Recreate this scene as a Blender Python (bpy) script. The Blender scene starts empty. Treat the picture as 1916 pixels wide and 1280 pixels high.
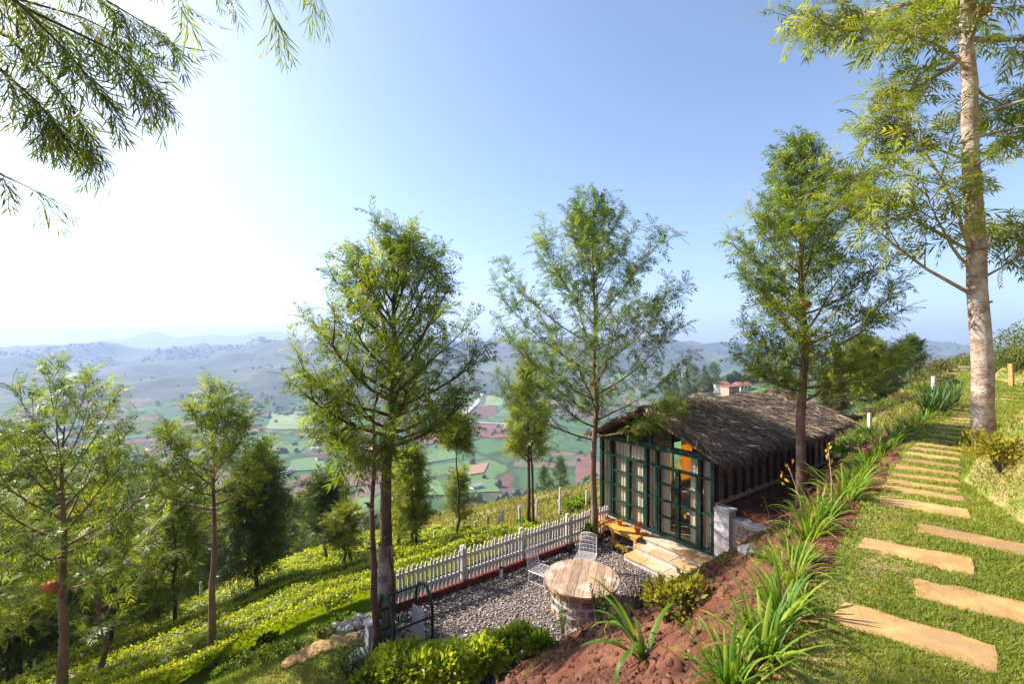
import bpy, math, random
import numpy as np
from mathutils import Vector, Matrix

sc = bpy.context.scene
C = sc.collection
rad = math.radians
# ------------------------------------------------------------------ camera, sky, sun, exposure
cam_d = bpy.data.cameras.new('camera'); cam = bpy.data.objects.new('camera', cam_d); C.objects.link(cam)
cam_d.sensor_width = 36.0; cam_d.lens = 36.0 * 825.0 / 1916.0
cam_d.clip_start = 0.05; cam_d.clip_end = 40000
cam_d.shift_y = 10.0 / 1916.0
cam.location = (0, 0, 0); cam.rotation_euler = (rad(90), 0, 0)
sc.camera = cam
SUN_AZ, SUN_EL = rad(-71.0), rad(37.0)          # azimuth from +Y towards +X, elevation
world = bpy.data.worlds.new('World'); sc.world = world; world.use_nodes = True
wn = world.node_tree.nodes; wl = world.node_tree.links
bg = wn['Background']; sky = wn.new('ShaderNodeTexSky'); sky.sky_type = 'NISHITA'; sky.sun_disc = False
sky.sun_elevation = SUN_EL; sky.sun_rotation = SUN_AZ
sky.altitude = 1800; sky.air_density = 1.0; sky.dust_density = 5.5; sky.ozone_density = 2.2
wl.new(sky.outputs[0], bg.inputs[0]); bg.inputs[1].default_value = 0.108
sun_d = bpy.data.lights.new('sun', 'SUN'); sun_d.energy = 5.0; sun_d.angle = rad(0.55); sun_d.color = (1.0, 0.93, 0.82)
sun = bpy.data.objects.new('sun', sun_d); C.objects.link(sun)
sdir = Vector((math.sin(SUN_AZ) * math.cos(SUN_EL), math.cos(SUN_AZ) * math.cos(SUN_EL), math.sin(SUN_EL)))
sun.rotation_euler = (-sdir).to_track_quat('-Z', 'Y').to_euler(); sun.location = (-60, 30, 60)
sc.view_settings.view_transform = 'Standard'; sc.view_settings.look = 'None'
sc.view_settings.exposure = 1.4; sc.view_settings.gamma = 1.0; sc.view_settings.use_curve_mapping = False
cy = sc.cycles
cy.use_denoising = True; cy.max_bounces = 6; cy.diffuse_bounces = 3; cy.glossy_bounces = 2
cy.transmission_bounces = 4; cy.transparent_max_bounces = 12; cy.volume_bounces = 1; cy.caustics_reflective = False; cy.caustics_refractive = False

# ------------------------------------------------------------------ helpers
rng = np.random.default_rng(7); R = random.Random(11)
TH = rad(35.84); ca, sa = math.cos(TH), math.sin(TH)
F, VH = 825.0, 650.0
def st(s, t): return (ca * s - sa * t, sa * s + ca * t)
def to_st(x, y): return (ca * x + sa * y, -sa * x + ca * y)

def _h(ix, iy, seed):
    n = (ix.astype(np.int64) * 374761393 + iy.astype(np.int64) * 668265263 + seed * 1442695041) & 0xFFFFFFFF
    n = ((n ^ (n >> 13)) * 1274126177) & 0xFFFFFFFF
    return ((n ^ (n >> 16)) & 0xFFFF) / 65535.0
def vnoise(x, y, seed=0):
    x = np.asarray(x, float); y = np.asarray(y, float)
    ix, iy = np.floor(x), np.floor(y); fx, fy = x - ix, y - iy
    fx = fx * fx * (3 - 2 * fx); fy = fy * fy * (3 - 2 * fy)
    a, b = _h(ix, iy, seed), _h(ix + 1, iy, seed); c, d = _h(ix, iy + 1, seed), _h(ix + 1, iy + 1, seed)
    return (a + (b - a) * fx + (c - a) * fy + (a - b - c + d) * fx * fy) * 2 - 1
def fbm(x, y, oct=4, seed=0):
    v = 0; a = 1.0
    for o in range(oct):
        v = v + a * vnoise(np.asarray(x) * 2 ** o, np.asarray(y) * 2 ** o, seed + o); a *= .5
    return v / 1.9
def sstep(a, b, x):
    q = np.clip((x - a) / (b - a), 0, 1); return q * q * (3 - 2 * q)

def mesh_np(name, V, Fc, tint=None, smooth=False):
    """V (n,3); Fc one (m,k) array or a list of them"""
    V = np.asarray(V, np.float32)
    if not isinstance(Fc, (list, tuple)): Fc = [Fc]
    Fc = [np.asarray(f, np.int32) for f in Fc if len(f)]
    me = bpy.data.meshes.new(name)
    me.vertices.add(len(V)); me.vertices.foreach_set('co', V.ravel())
    nl = sum(f.size for f in Fc); npoly = sum(len(f) for f in Fc)
    me.loops.add(nl); me.loops.foreach_set('vertex_index', np.concatenate([f.ravel() for f in Fc]))
    me.polygons.add(npoly)
    tot = np.concatenate([np.full(len(f), f.shape[1], np.int32) for f in Fc])
    me.polygons.foreach_set('loop_start', np.concatenate([[0], np.cumsum(tot)[:-1]]).astype(np.int32))
    if smooth: me.polygons.foreach_set('use_smooth', np.ones(npoly, bool))
    if tint is not None:
        at = me.attributes.new('tint', 'FLOAT', 'POINT'); at.data.foreach_set('value', np.asarray(tint, np.float32))
    me.update(calc_edges=True)
    return me

def link(name, me, m, parent=None, loc=(0, 0, 0), rotz=0.0, kind=None, scale=None):
    o = bpy.data.objects.new(name, me); C.objects.link(o)
    if me is not None and m is not None and len(me.materials) == 0: me.materials.append(m)
    o.location = loc; o.rotation_euler = (0, 0, rotz)
    if scale: o.scale = scale if isinstance(scale, tuple) else (scale,) * 3
    if parent: o.parent = parent
    if kind: o['kind'] = kind
    return o
def tag(o, label, cat, group=None):
    o['label'] = label; o['category'] = cat
    if group: o['group'] = group
    return o
def thing(name, label, cat, loc=(0, 0, 0), rotz=0.0, group=None):
    o = bpy.data.objects.new(name, None); C.objects.link(o); o.location = loc; o.rotation_euler = (0, 0, rotz)
    o.empty_display_size = .2
    return tag(o, label, cat, group)

class MB:
    def __init__(s): s.v, s.f, s.t = [], [], []
    def add(s, V, Fs, tint=0.5):
        n = len(s.v); s.v += [tuple(p) for p in V]; s.f += [tuple(i + n for i in f) for f in Fs]; s.t += [tint] * len(V); return s
    def box(s, x0, x1, y0, y1, z0, z1, tint=.5):
        V = [(x, y, z) for x in (x0, x1) for y in (y0, y1) for z in (z0, z1)]
        return s.add(V, [(0, 1, 3, 2), (4, 6, 7, 5), (0, 4, 5, 1), (2, 3, 7, 6), (0, 2, 6, 4), (1, 5, 7, 3)], tint)
    def beam(s, p, q, w, h=None, up=(0, 0, 1), tint=.5):
        h = h or w; p, q = Vector(p), Vector(q); d = (q - p).normalized(); u = Vector(up)
        if abs(d.dot(u)) > .98: u = Vector((1, 0, 0))
        r = d.cross(u).normalized() * (w / 2); u = r.cross(d).normalized() * (h / 2)
        V = [b + i * r + j * u for b in (p, q) for i, j in ((-1, -1), (1, -1), (1, 1), (-1, 1))]
        return s.add(V, [(3, 2, 1, 0), (4, 5, 6, 7), (0, 1, 5, 4), (1, 2, 6, 5), (2, 3, 7, 6), (3, 0, 4, 7)], tint)
    def tube(s, pts, radii, n=6, tint=.5, cap=True):
        pts = [Vector(p) for p in pts]
        if not hasattr(radii, '__len__'): radii = [radii] * len(pts)
        V = []; last = None
        for i, p in enumerate(pts):
            d = (pts[min(i + 1, len(pts) - 1)] - pts[max(i - 1, 0)]).normalized()
            a = last if last is not None else (Vector((1, 0, 0)) if abs(d.x) < .9 else Vector((0, 1, 0)))
            a = (a - d * a.dot(d)).normalized(); last = a; b = d.cross(a)
            V += [p + (a * math.cos(k * 2 * math.pi / n) + b * math.sin(k * 2 * math.pi / n)) * radii[i] for k in range(n)]
        Fs = [(i * n + k, i * n + (k + 1) % n, (i + 1) * n + (k + 1) % n, (i + 1) * n + k) for i in range(len(pts) - 1) for k in range(n)]
        if cap: Fs += [tuple(range(n - 1, -1, -1)), tuple(range((len(pts) - 1) * n, len(pts) * n))]
        return s.add(V, Fs, tint)
    def lathe(s, prof, n=16, c=(0, 0, 0), tint=.5):
        V = [(c[0] + r * math.cos(k * 2 * math.pi / n), c[1] + r * math.sin(k * 2 * math.pi / n), c[2] + z) for r, z in prof for k in range(n)]
        Fs = [(i * n + k, i * n + (k + 1) % n, (i + 1) * n + (k + 1) % n, (i + 1) * n + k) for i in range(len(prof) - 1) for k in range(n)]
        Fs += [tuple(range(n - 1, -1, -1)), tuple(range((len(prof) - 1) * n, len(prof) * n))]
        return s.add(V, Fs, tint)
    def mesh(s, name, smooth=False):
        me = bpy.data.meshes.new(name); me.from_pydata(s.v, [], s.f)
        at = me.attributes.new('tint', 'FLOAT', 'POINT'); at.data.foreach_set('value', np.asarray(s.t, np.float32))
        if smooth: me.polygons.foreach_set('use_smooth', [True] * len(me.polygons))
        me.update(); return me
    def obj(s, name, m, parent=None, loc=(0, 0, 0), rotz=0.0, smooth=False, kind=None):
        return link(name, s.mesh(name, smooth), m, parent, loc, rotz, kind)

# ------------------------------------------------------------------ materials
MATS = {}
def nmat(name):
    m = bpy.data.materials.new(name); m.use_nodes = True; MATS[name] = m
    return m, m.node_tree.nodes, m.node_tree.links, m.node_tree.nodes['Principled BSDF']
def rgba(c): return (c[0], c[1], c[2], 1)
def noise_node(n, l, scale, detail=4, vec=None, stretch=None, rough=.6):
    t = n.new('ShaderNodeTexNoise'); t.inputs['Scale'].default_value = scale; t.inputs['Detail'].default_value = detail; t.inputs['Roughness'].default_value = rough
    tc = n.new('ShaderNodeTexCoord'); src = tc.outputs['Object']
    if stretch:
        mp = n.new('ShaderNodeMapping'); mp.inputs['Scale'].default_value = stretch; l.new(src, mp.inputs[0]); src = mp.outputs[0]
    l.new(src, t.inputs['Vector']); return t
def ramp(n, l, fac, stops, const=False):
    r = n.new('ShaderNodeValToRGB'); e = r.color_ramp.elements
    while len(e) < len(stops): e.new(.5)
    for k, (p, c) in enumerate(stops): e[k].position = p; e[k].color = rgba(c)
    if const: r.color_ramp.interpolation = 'CONSTANT'
    l.new(fac, r.inputs[0]); return r
def pm(name, c1, c2, scale=8, rough=.8, bump=.3, stretch=None, c3=None, scale2=None, bscale=None, tint=0.0, spec=.3, bdist=.02):
    """two or three colours mixed by noise, optional per-piece tint, bump"""
    m, n, l, b = nmat(name)
    t = noise_node(n, l, scale, 6, stretch=stretch)
    r = ramp(n, l, t.outputs[0], [(.36, c1), (.64, c2)]); col = r.outputs[0]
    if c3:
        t3 = noise_node(n, l, scale2 or scale * .22, 3); r3 = ramp(n, l, t3.outputs[0], [(.48, (0, 0, 0)), (.62, (1, 1, 1))])
        mx = n.new('ShaderNodeMixRGB'); l.new(r3.outputs[0], mx.inputs[0]); l.new(col, mx.inputs[1]); mx.inputs[2].default_value = rgba(c3); col = mx.outputs[0]
    if tint:
        at = n.new('ShaderNodeAttribute'); at.attribute_name = 'tint'
        mr = n.new('ShaderNodeMapRange'); mr.inputs[3].default_value = 1 - tint; mr.inputs[4].default_value = 1 + tint; l.new(at.outputs['Fac'], mr.inputs[0])
        mx = n.new('ShaderNodeVectorMath'); mx.operation = 'SCALE'; l.new(col, mx.inputs[0]); l.new(mr.outputs[0], mx.inputs['Scale']); col = mx.outputs[0]
    l.new(col, b.inputs['Base Color']); b.inputs['Roughness'].default_value = rough; b.inputs['Specular IOR Level'].default_value = spec
    if bump:
        bt = noise_node(n, l, bscale or scale * 3, 5, stretch=stretch); bp = n.new('ShaderNodeBump'); bp.inputs['Strength'].default_value = bump; bp.inputs['Distance'].default_value = bdist
        l.new(bt.outputs[0], bp.inputs['Height']); l.new(bp.outputs[0], b.inputs['Normal'])
    return m
def leafmat(name, dark, light, trans=.45, rough=.45, mid=None, dead=None):
    """leaf: diffuse + translucent, colour from the per-leaf attribute"""
    m, n, l, b = nmat(name)
    at = n.new('ShaderNodeAttribute'); at.attribute_name = 'tint'
    stops = [(0, dark), (1, light)] if not mid else [(0, dark), (.55, mid), (1, light)]
    if dead: stops = [(0, dark), (.5, mid), (.92, light), (.97, dead)]
    r = ramp(n, l, at.outputs['Fac'], stops)
    l.new(r.outputs[0], b.inputs['Base Color']); b.inputs['Roughness'].default_value = rough; b.inputs['Specular IOR Level'].default_value = .25
    tr = n.new('ShaderNodeBsdfTranslucent')
    g = n.new('ShaderNodeMixRGB'); g.blend_type = 'MULTIPLY'; g.inputs[0].default_value = 1; l.new(r.outputs[0], g.inputs[1]); g.inputs[2].default_value = (1.5, 1.4, .5, 1)
    l.new(g.outputs[0], tr.inputs[0])
    mx = n.new('ShaderNodeMixShader'); mx.inputs[0].default_value = trans; l.new(b.outputs[0], mx.inputs[1]); l.new(tr.outputs[0], mx.inputs[2])
    l.new(mx.outputs[0], n['Material Output'].inputs[0]); return m
def glassmat(name):
    m, n, l, b = nmat(name); n.remove(b)
    tr = n.new('ShaderNodeBsdfTransparent'); tr.inputs[0].default_value = (.93, .96, .95, 1)
    gl = n.new('ShaderNodeBsdfGlossy'); gl.inputs['Roughness'].default_value = .02
    lw = n.new('ShaderNodeLayerWeight'); lw.inputs[0].default_value = .5
    pw = n.new('ShaderNodeMath'); pw.operation = 'POWER'; pw.inputs[1].default_value = 4.0; l.new(lw.outputs['Facing'], pw.inputs[0])
    mr = n.new('ShaderNodeMapRange'); mr.inputs[3].default_value = .03; mr.inputs[4].default_value = .8; l.new(pw.outputs[0], mr.inputs[0])
    mx = n.new('ShaderNodeMixShader'); l.new(mr.outputs[0], mx.inputs[0]); l.new(tr.outputs[0], mx.inputs[1]); l.new(gl.outputs[0], mx.inputs[2])
    l.new(mx.outputs[0], n['Material Output'].inputs[0]); return m

M_lime = pm('limewash', (.20, .175, .15), (.36, .32, .28), 5, .9, .4, c3=(.14, .11, .085), scale2=3)
M_bark = pm('bark', (.12, .072, .045), (.24, .16, .105), 6, .9, .6, stretch=(1, 1, .35), bdist=.03)
M_bark_dark = pm('bark_dark', (.055, .035, .025), (.12, .08, .055), 6, .9, .6, stretch=(1, 1, .35), bdist=.03)
M_bark_pale = pm('bark_pale', (.20, .12, .08), (.46, .35, .28), 7, .85, .8, stretch=(1, 1, 1.6), c3=(.50, .42, .36), scale2=3.0, bdist=.04)
M_white = pm('white_paint', (.44, .40, .40), (.60, .56, .56), 5, .7, .15, c3=(.38, .33, .31))
M_plaster = pm('white_plaster', (.34, .33, .33), (.54, .53, .52), 4, .85, .3, c3=(.26, .24, .22))
M_concrete = pm('concrete', (.36, .35, .33), (.55, .53, .5), 5, .9, .3)
M_green = pm('green_paint', (.004, .020, .011), (.009, .034, .020), 9, .45, .1, c3=(.016, .042, .028), scale2=2.5)
M_mud = pm('mud_plaster', (.13, .085, .06), (.22, .15, .10), 4, .95, .4)
M_tan = pm('tan_timber', (.30, .20, .12), (.45, .32, .2), 7, .8, .3)
M_darkwood = pm('dark_timber', (.022, .015, .012), (.05, .034, .026), 7, .8, .3)
M_wood = pm('yellow_timber', (.42, .19, .035), (.62, .33, .075), 9, .5, .2, stretch=(6, 1, 1), tint=.2)
M_plank = pm('weathered_plank', (.24, .145, .09), (.40, .28, .19), 5, .75, .3, stretch=(1, 7, 1), c3=(.46, .37, .29), scale2=2.2, tint=.28)
M_kerb = pm('red_kerb', (.10, .02, .014), (.17, .038, .026), 8, .85, .3)
M_brick = pm('orange_brick', (.34, .14, .035), (.55, .27, .075), 10, .85, .3, tint=.25)
M_stone = pm('rubble_stone', (.15, .12, .10), (.30, .245, .19), 6, .9, .5, tint=.35, c3=(.36, .22, .12), scale2=4)
M_mortar = pm('mortar', (.42, .40, .37), (.56, .54, .50), 9, .95, .4)
M_sand = pm('sandstone', (.31, .18, .065), (.49, .305, .115), 6, .85, .6, c3=(.32, .195, .09), scale2=2.6, tint=.18, bscale=26, bdist=.008)
M_sandstep = pm('sandstone_step', (.40, .24, .10), (.54, .35, .16), 4, .8, .3, tint=.15, c3=(.45, .36, .26))
M_terra = pm('terracotta', (.34, .09, .035), (.48, .16, .07), 8, .8, .2)
M_black = pm('black_plastic', (.012, .012, .014), (.03, .03, .033), 8, .5, .1)
M_wire = pm('white_wire', (.55, .53, .54), (.68, .66, .66), 5, .5, 0)
M_rock = pm('rock', (.20, .18, .16), (.38, .35, .32), 5, .9, .6)
M_thatchb = pm('thatch_base', (.08, .068, .066), (.17, .14, .13), 12, .95, .8, stretch=(1, 4, 1), bdist=.05)
M_thatch = leafmat('thatch_strand', (.070, .052, .044), (.52, .36, .22), .08, .9, mid=(.20, .15, .118))
M_glass = glassmat('glass')
M_post = pm('orange_post', (.45, .19, .05), (.60, .30, .10), 6, .7, .2, c3=(.5, .45, .38), scale2=1.5)
M_redtile = pm('red_tile', (.26, .09, .06), (.36, .14, .10), 9, .9, 0)
M_pinkwall = pm('pink_wall', (.50, .25, .19), (.62, .34, .26), 2, .9, 0)
M_cream = pm('cream_wall', (.62, .54, .44), (.72, .65, .56), 2, .9, 0)
M_darkpane = pm('dark_pane', (.03, .035, .045), (.05, .055, .07), 2, .25, 0)
M_cushion = pm('red_cloth', (.40, .05, .05), (.55, .10, .09), 20, .9, .2)
M_linen = pm('linen', (.55, .50, .46), (.66, .62, .57), 12, .9, .2)
# leaves
L_oak = leafmat('leaf_oak', (.044, .085, .020), (.30, .335, .036), .52, mid=(.130, .195, .030))
L_oakdark = leafmat('leaf_oak_dark', (.038, .070, .022), (.23, .265, .040), .48, mid=(.098, .150, .032))
L_pale = leafmat('leaf_pale', (.085, .125, .018), (.31, .33, .036), .5, mid=(.17, .215, .026))
L_over = leafmat('leaf_overhang', (.045, .085, .014), (.32, .34, .02), .58, mid=(.12, .175, .018))
L_forest = leafmat('leaf_forest', (.040, .070, .020), (.24, .255, .034), .46, mid=(.105, .145, .028))
L_tea = leafmat('leaf_tea', (.040, .085, .008), (.52, .52, .016), .45, mid=(.30, .36, .012))
L_bush = leafmat('leaf_bush', (.030, .085, .012), (.38, .44, .034), .48, mid=(.14, .24, .020))
L_strap = leafmat('leaf_strap', (.040, .115, .018), (.34, .42, .04), .45, .45, mid=(.13, .24, .025), dead=(.30, .19, .075))
L_strapdark = leafmat('leaf_strap_dark', (.018, .06, .014), (.10, .19, .03), .35, .45, mid=(.045, .11, .02), dead=(.24, .16, .07))
L_dry = leafmat('leaf_dry', (.07, .05, .04), (.28, .22, .15), .3, .8, mid=(.15, .11, .085))
L_shrub = leafmat('leaf_shrub', (.06, .075, .022), (.30, .23, .10), .35, .7, mid=(.15, .14, .05))
L_grass = leafmat('leaf_grass', (.085, .145, .016), (.44, .42, .11), .45, .7, mid=(.225, .275, .034))
L_straw = leafmat('leaf_straw', (.10, .135, .025), (.38, .30, .10), .38, .8, mid=(.20, .21, .045))
L_yellow = leafmat('leaf_yellow', (.10, .13, .015), (.55, .42, .03), .4, .5, mid=(.30, .27, .02))
L_red = leafmat('leaf_red', (.22, .04, .05), (.60, .20, .16), .4)
L_pink = leafmat('petal_pink', (.45, .03, .30), (.75, .12, .5), .4)
L_orange = leafmat('petal_orange', (.70, .22, .02), (.85, .45, .05), .4)
# ------------------------------------------------------------------ terrain
def lawn_edge(s): return np.interp(s, [-8, 0, 3, 4.4, 6.2, 10.2, 22, 40, 60], [.2, .8, 1.23, 1.5, 1.7, 2.2, 3.4, 6.6, 7.5])
def lawn_z(s): return np.interp(s, [-8, 1, 3, 6, 12, 22, 30, 45, 90], [-2.3, -2.2, -2.1, -1.72, -1.75, -1.8, -1.8, -1.3, -.5])
def mound_foot(s): return np.interp(s, [-10, 4, 5.5, 6.6, 8, 10, 14, 20, 26, 34, 60], [-2.5, -2, -.8, .6, 1.2, 1.05, 1.25, 1.6, 1.0, 4.0, 6])
def slope_edge(s): return np.interp(s, [-30, -4, 2, 10.6, 17.7, 28, 45, 80], [13, 16.7, 21.5, 30, 35, 27, 25, 30])
U1 = [0, 100, 200, 300, 400, 480, 540, 620, 700, 780, 850, 950, 1000, 1050, 1150, 1250, 1350, 1450, 1600, 1800, 1916]
V1 = [660, 659, 656, 661, 655, 648, 641, 645, 650, 648, 646, 637, 641, 650, 652, 650, 654, 650, 652, 655, 655]
U2 = [0, 50, 100, 150, 200, 230, 290, 330, 400, 440, 480, 520, 600, 700, 900, 1150, 1250, 1400, 1600, 1700, 1750, 1800, 1916]
V2 = [656, 654, 638, 628, 617, 623, 612, 628, 625, 628, 621, 620, 636, 650, 652, 650, 642, 646, 648, 640, 635, 650, 652]
RIDGES = [(1150, 330, 40, [-400, 0, 200, 330, 420, 520, 620, 720, 800, 860, 950, 1050, 1150, 1300, 1500, 1916], [722, 726, 735, 728, 714, 716, 738, 745, 738, 722, 714, 728, 742, 726, 720, 718]),
          (1750, 380, 60, [-400, 0, 150, 300, 400, 480, 560, 650, 760, 860, 960, 1060, 1200, 1350, 1600, 1916], [690, 692, 688, 694, 684, 672, 668, 682, 690, 680, 668, 682, 676, 684, 674, 676])]
def valley_z(x, y):
    x = np.asarray(x, float); y = np.asarray(y, float)
    yy = np.maximum(y, 60.0); u = np.clip(958 + F * x / yy, -1500, 3400)
    z = -122 + 13 * fbm(x / 280, y / 280, 3, 5) * sstep(250, 450, yy)
    k = sstep(550, 1500, yy) * (1 - sstep(2200, 2600, yy) * .93)
    rid = 1 - np.abs(fbm(x / 520 + 3.1, y / 620, 4, 21))
    c1 = (VH - np.interp(u, U1, V1)) / F * 2600 + 5 * fbm(x / 90, y / 90, 3, 31)
    up1 = sstep(1000, 2650, yy) * (1 - .55 * sstep(2650, 3700, yy))
    z = z + (c1 + 122) * up1 + k * (rid - .62) * 170
    c2 = (VH - np.interp(u, U2, V2)) / F * 6500
    up2 = sstep(4300, 6500, yy) * (1 - .6 * sstep(6600, 9000, yy))
    z = np.where(yy > 3600, z * (1 - up2) + up2 * (c2 + 25 * fbm(x / 500, y / 500, 4, 41) * (1 - sstep(6000, 6500, yy))), z)
    for yc, wd, dp, uu, vv in RIDGES:
        cr = (VH - np.interp(u, uu, vv)) / F * yc + 9 * fbm(x / 120, y / 160, 4, int(yc)) + 5 * fbm(x / 45, y / 60, 2, int(yc) + 7)
        z = np.maximum(z, cr - ((yy - yc) / wd) ** 2 * dp * np.where(yy < yc, 1 + .5 * fbm(x / 140, y / 220, 3, int(yc) + 3), 2.2))
    # spur with the far buildings
    csp = -(np.interp(u, [1100, 1230, 1300, 1400, 1500, 1700, 1916, 2600], [1150, 775, 735, 722, 712, 698, 690, 680]) - VH) / F * 230
    zs = csp - ((yy - 230) / 70) ** 2 * np.where(yy < 230, 7, 14) + 1.5 * fbm(x / 25, y / 25, 3, 51)
    z = np.maximum(z, np.where(u > 1150, zs, -500))
    return z
def H(x, y):
    x = np.asarray(x, float); y = np.asarray(y, float)
    s = ca * x + sa * y; t = -sa * x + ca * y
    te = lawn_edge(s); zl = lawn_z(s)
    d = np.maximum(mound_foot(s) - t, 0)
    up = np.interp(s, [5, 7, 15, 20], [.9, 1.3, 1.3, .9]) * (1 - np.exp(-2.2 * d)) + .22 * d + np.interp(s, [26, 38], [0, .3]) * d + .05 * fbm(x * 1.3, y * 1.3, 3, 3) * np.minimum(d * 3, 1)
    lawn = zl + up + .015 * fbm(x * 1.1, y * 1.1, 3, 9)
    db = np.maximum(t - te, 0)
    kb = np.interp(s, [0, 3, 6, 8, 10, 10.6, 14, 22, 40], [.72, .74, .88, .98, 1.25, .95, .8, .8, .8])
    bank = lawn - kb * (np.sqrt(db * db + .04) - .2) + (.16 * fbm(x * .9, y * .9, 3, 12) + .05 * fbm(x * 4, y * 4, 2, 13)) * sstep(0, .8, db)
    rough = sstep(9.2, 10.5, t) + sstep(19, 23, s) * sstep(5, 8, t)
    hill = -5.6 - .35 * (t - 9) + .22 * fbm(x * .35, y * .35, 4, 15) * np.clip(rough, 0, 1)
    low = np.minimum(-5.5, hill)
    low = low + .35 * np.minimum(s - 2.0, 0) * .5
    hillfree = np.where(t < 9, -5.5 - .02 * (t - 9), hill)
    fillz = -3.85 - 1.7 * sstep(5.85, 6.1, t)
    w = sstep(10.12, 10.3, s) * (1 - sstep(18.6, 21.5, s))
    low = np.where((s > 10.1) & (t < 9), low * (1 - w) + fillz * w, low)
    e = np.maximum(t - slope_edge(s), 0); low = low - .5 * e * e / (e + 9)
    z = np.maximum(bank, low)
    return np.where((y > 20) & (t > 9), np.maximum(z, valley_z(x, y)), z)
def gz(x, y): return float(H(np.array([x]), np.array([y]))[0])
def at(u, v, y0=2.0, y1=400.0, n=2500):
    """point of the terrain seen at pixel (u, v) of the photograph"""
    Y = y0 * (y1 / y0) ** (np.arange(n) / (n - 1)); X = (u - 958) / F * Y; Z = (VH - v) / F * Y
    below = np.nonzero(Z <= H(X, Y))[0]; i = below[0] if len(below) else n - 1
    return float(X[i]), float(Y[i]), float(H(X[i:i+1], Y[i:i+1])[0])
def px(u, v, Y): return ((u - 958) / F * Y, Y, (VH - v) / F * Y)

az = np.concatenate([np.arange(-66, 66.01, .36), np.arange(70, 291, 4.0)]) * math.pi / 180; naz = len(az)
rr = np.concatenate([[.02], 1.0 * 1.0195 ** np.arange(0, 463)]); nr = len(rr)
RX, AZ = np.meshgrid(rr, az, indexing='ij'); GX = RX * np.sin(AZ); GY = RX * np.cos(AZ); GZ = H(GX, GY)
GV = np.stack([GX, GY, GZ], -1).reshape(-1, 3)
ii, jj = np.meshgrid(np.arange(nr - 1), np.arange(naz), indexing='ij'); j2 = (jj + 1) % naz
GF = np.stack([ii * naz + jj, ii * naz + j2, (ii + 1) * naz + j2, (ii + 1) * naz + jj], -1).reshape(-1, 4)[:, ::-1]
gc = GV[GF].mean(1); gs = ca * gc[:, 0] + sa * gc[:, 1]; gt = -sa * gc[:, 0] + ca * gc[:, 1]; gr = np.hypot(gc[:, 0], gc[:, 1])
wob = .22 * fbm(gc[:, 0] * 1.5, gc[:, 1] * 1.5, 4, 61)
zone = np.full(len(GF), 5)                                                     # hillside
zone[gt < lawn_edge(gs) + wob] = 0                                            # lawn
zone[(gt >= lawn_edge(gs) + wob) & (gt < 6.35 + wob * .6) & (gs < 19)] = 1     # soil bank
zone[(gt >= 6.2 + wob * .8) & (gt < 9.05) & (gs > 2.6 + wob) & (gs < 10.2) & (gc[:, 2] < -5.42)] = 2   # gravel patio
zone[(gt > 9.5) & (gt < 60) & (gs < 9) & (gr < 60)] = 3                       # tea slope
zone[(mound_foot(gs) - gt + wob * .4 > .06) & (gs > 6.4) & (gs < 15) & (gr < 40)] = 7        # bare mound beside the path
zone[(gr > 110) & (gt > 10) & (gc[:, 1] > 0)] = 4                             # valley
zone[(gc[:, 1] > 860 + 160 * fbm(gc[:, 0] / 200, gc[:, 1] / 200, 3, 66)) & (gc[:, 2] > -112)] = 6; zone[gc[:, 1] > 1900] = 6                                                   # hills

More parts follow.
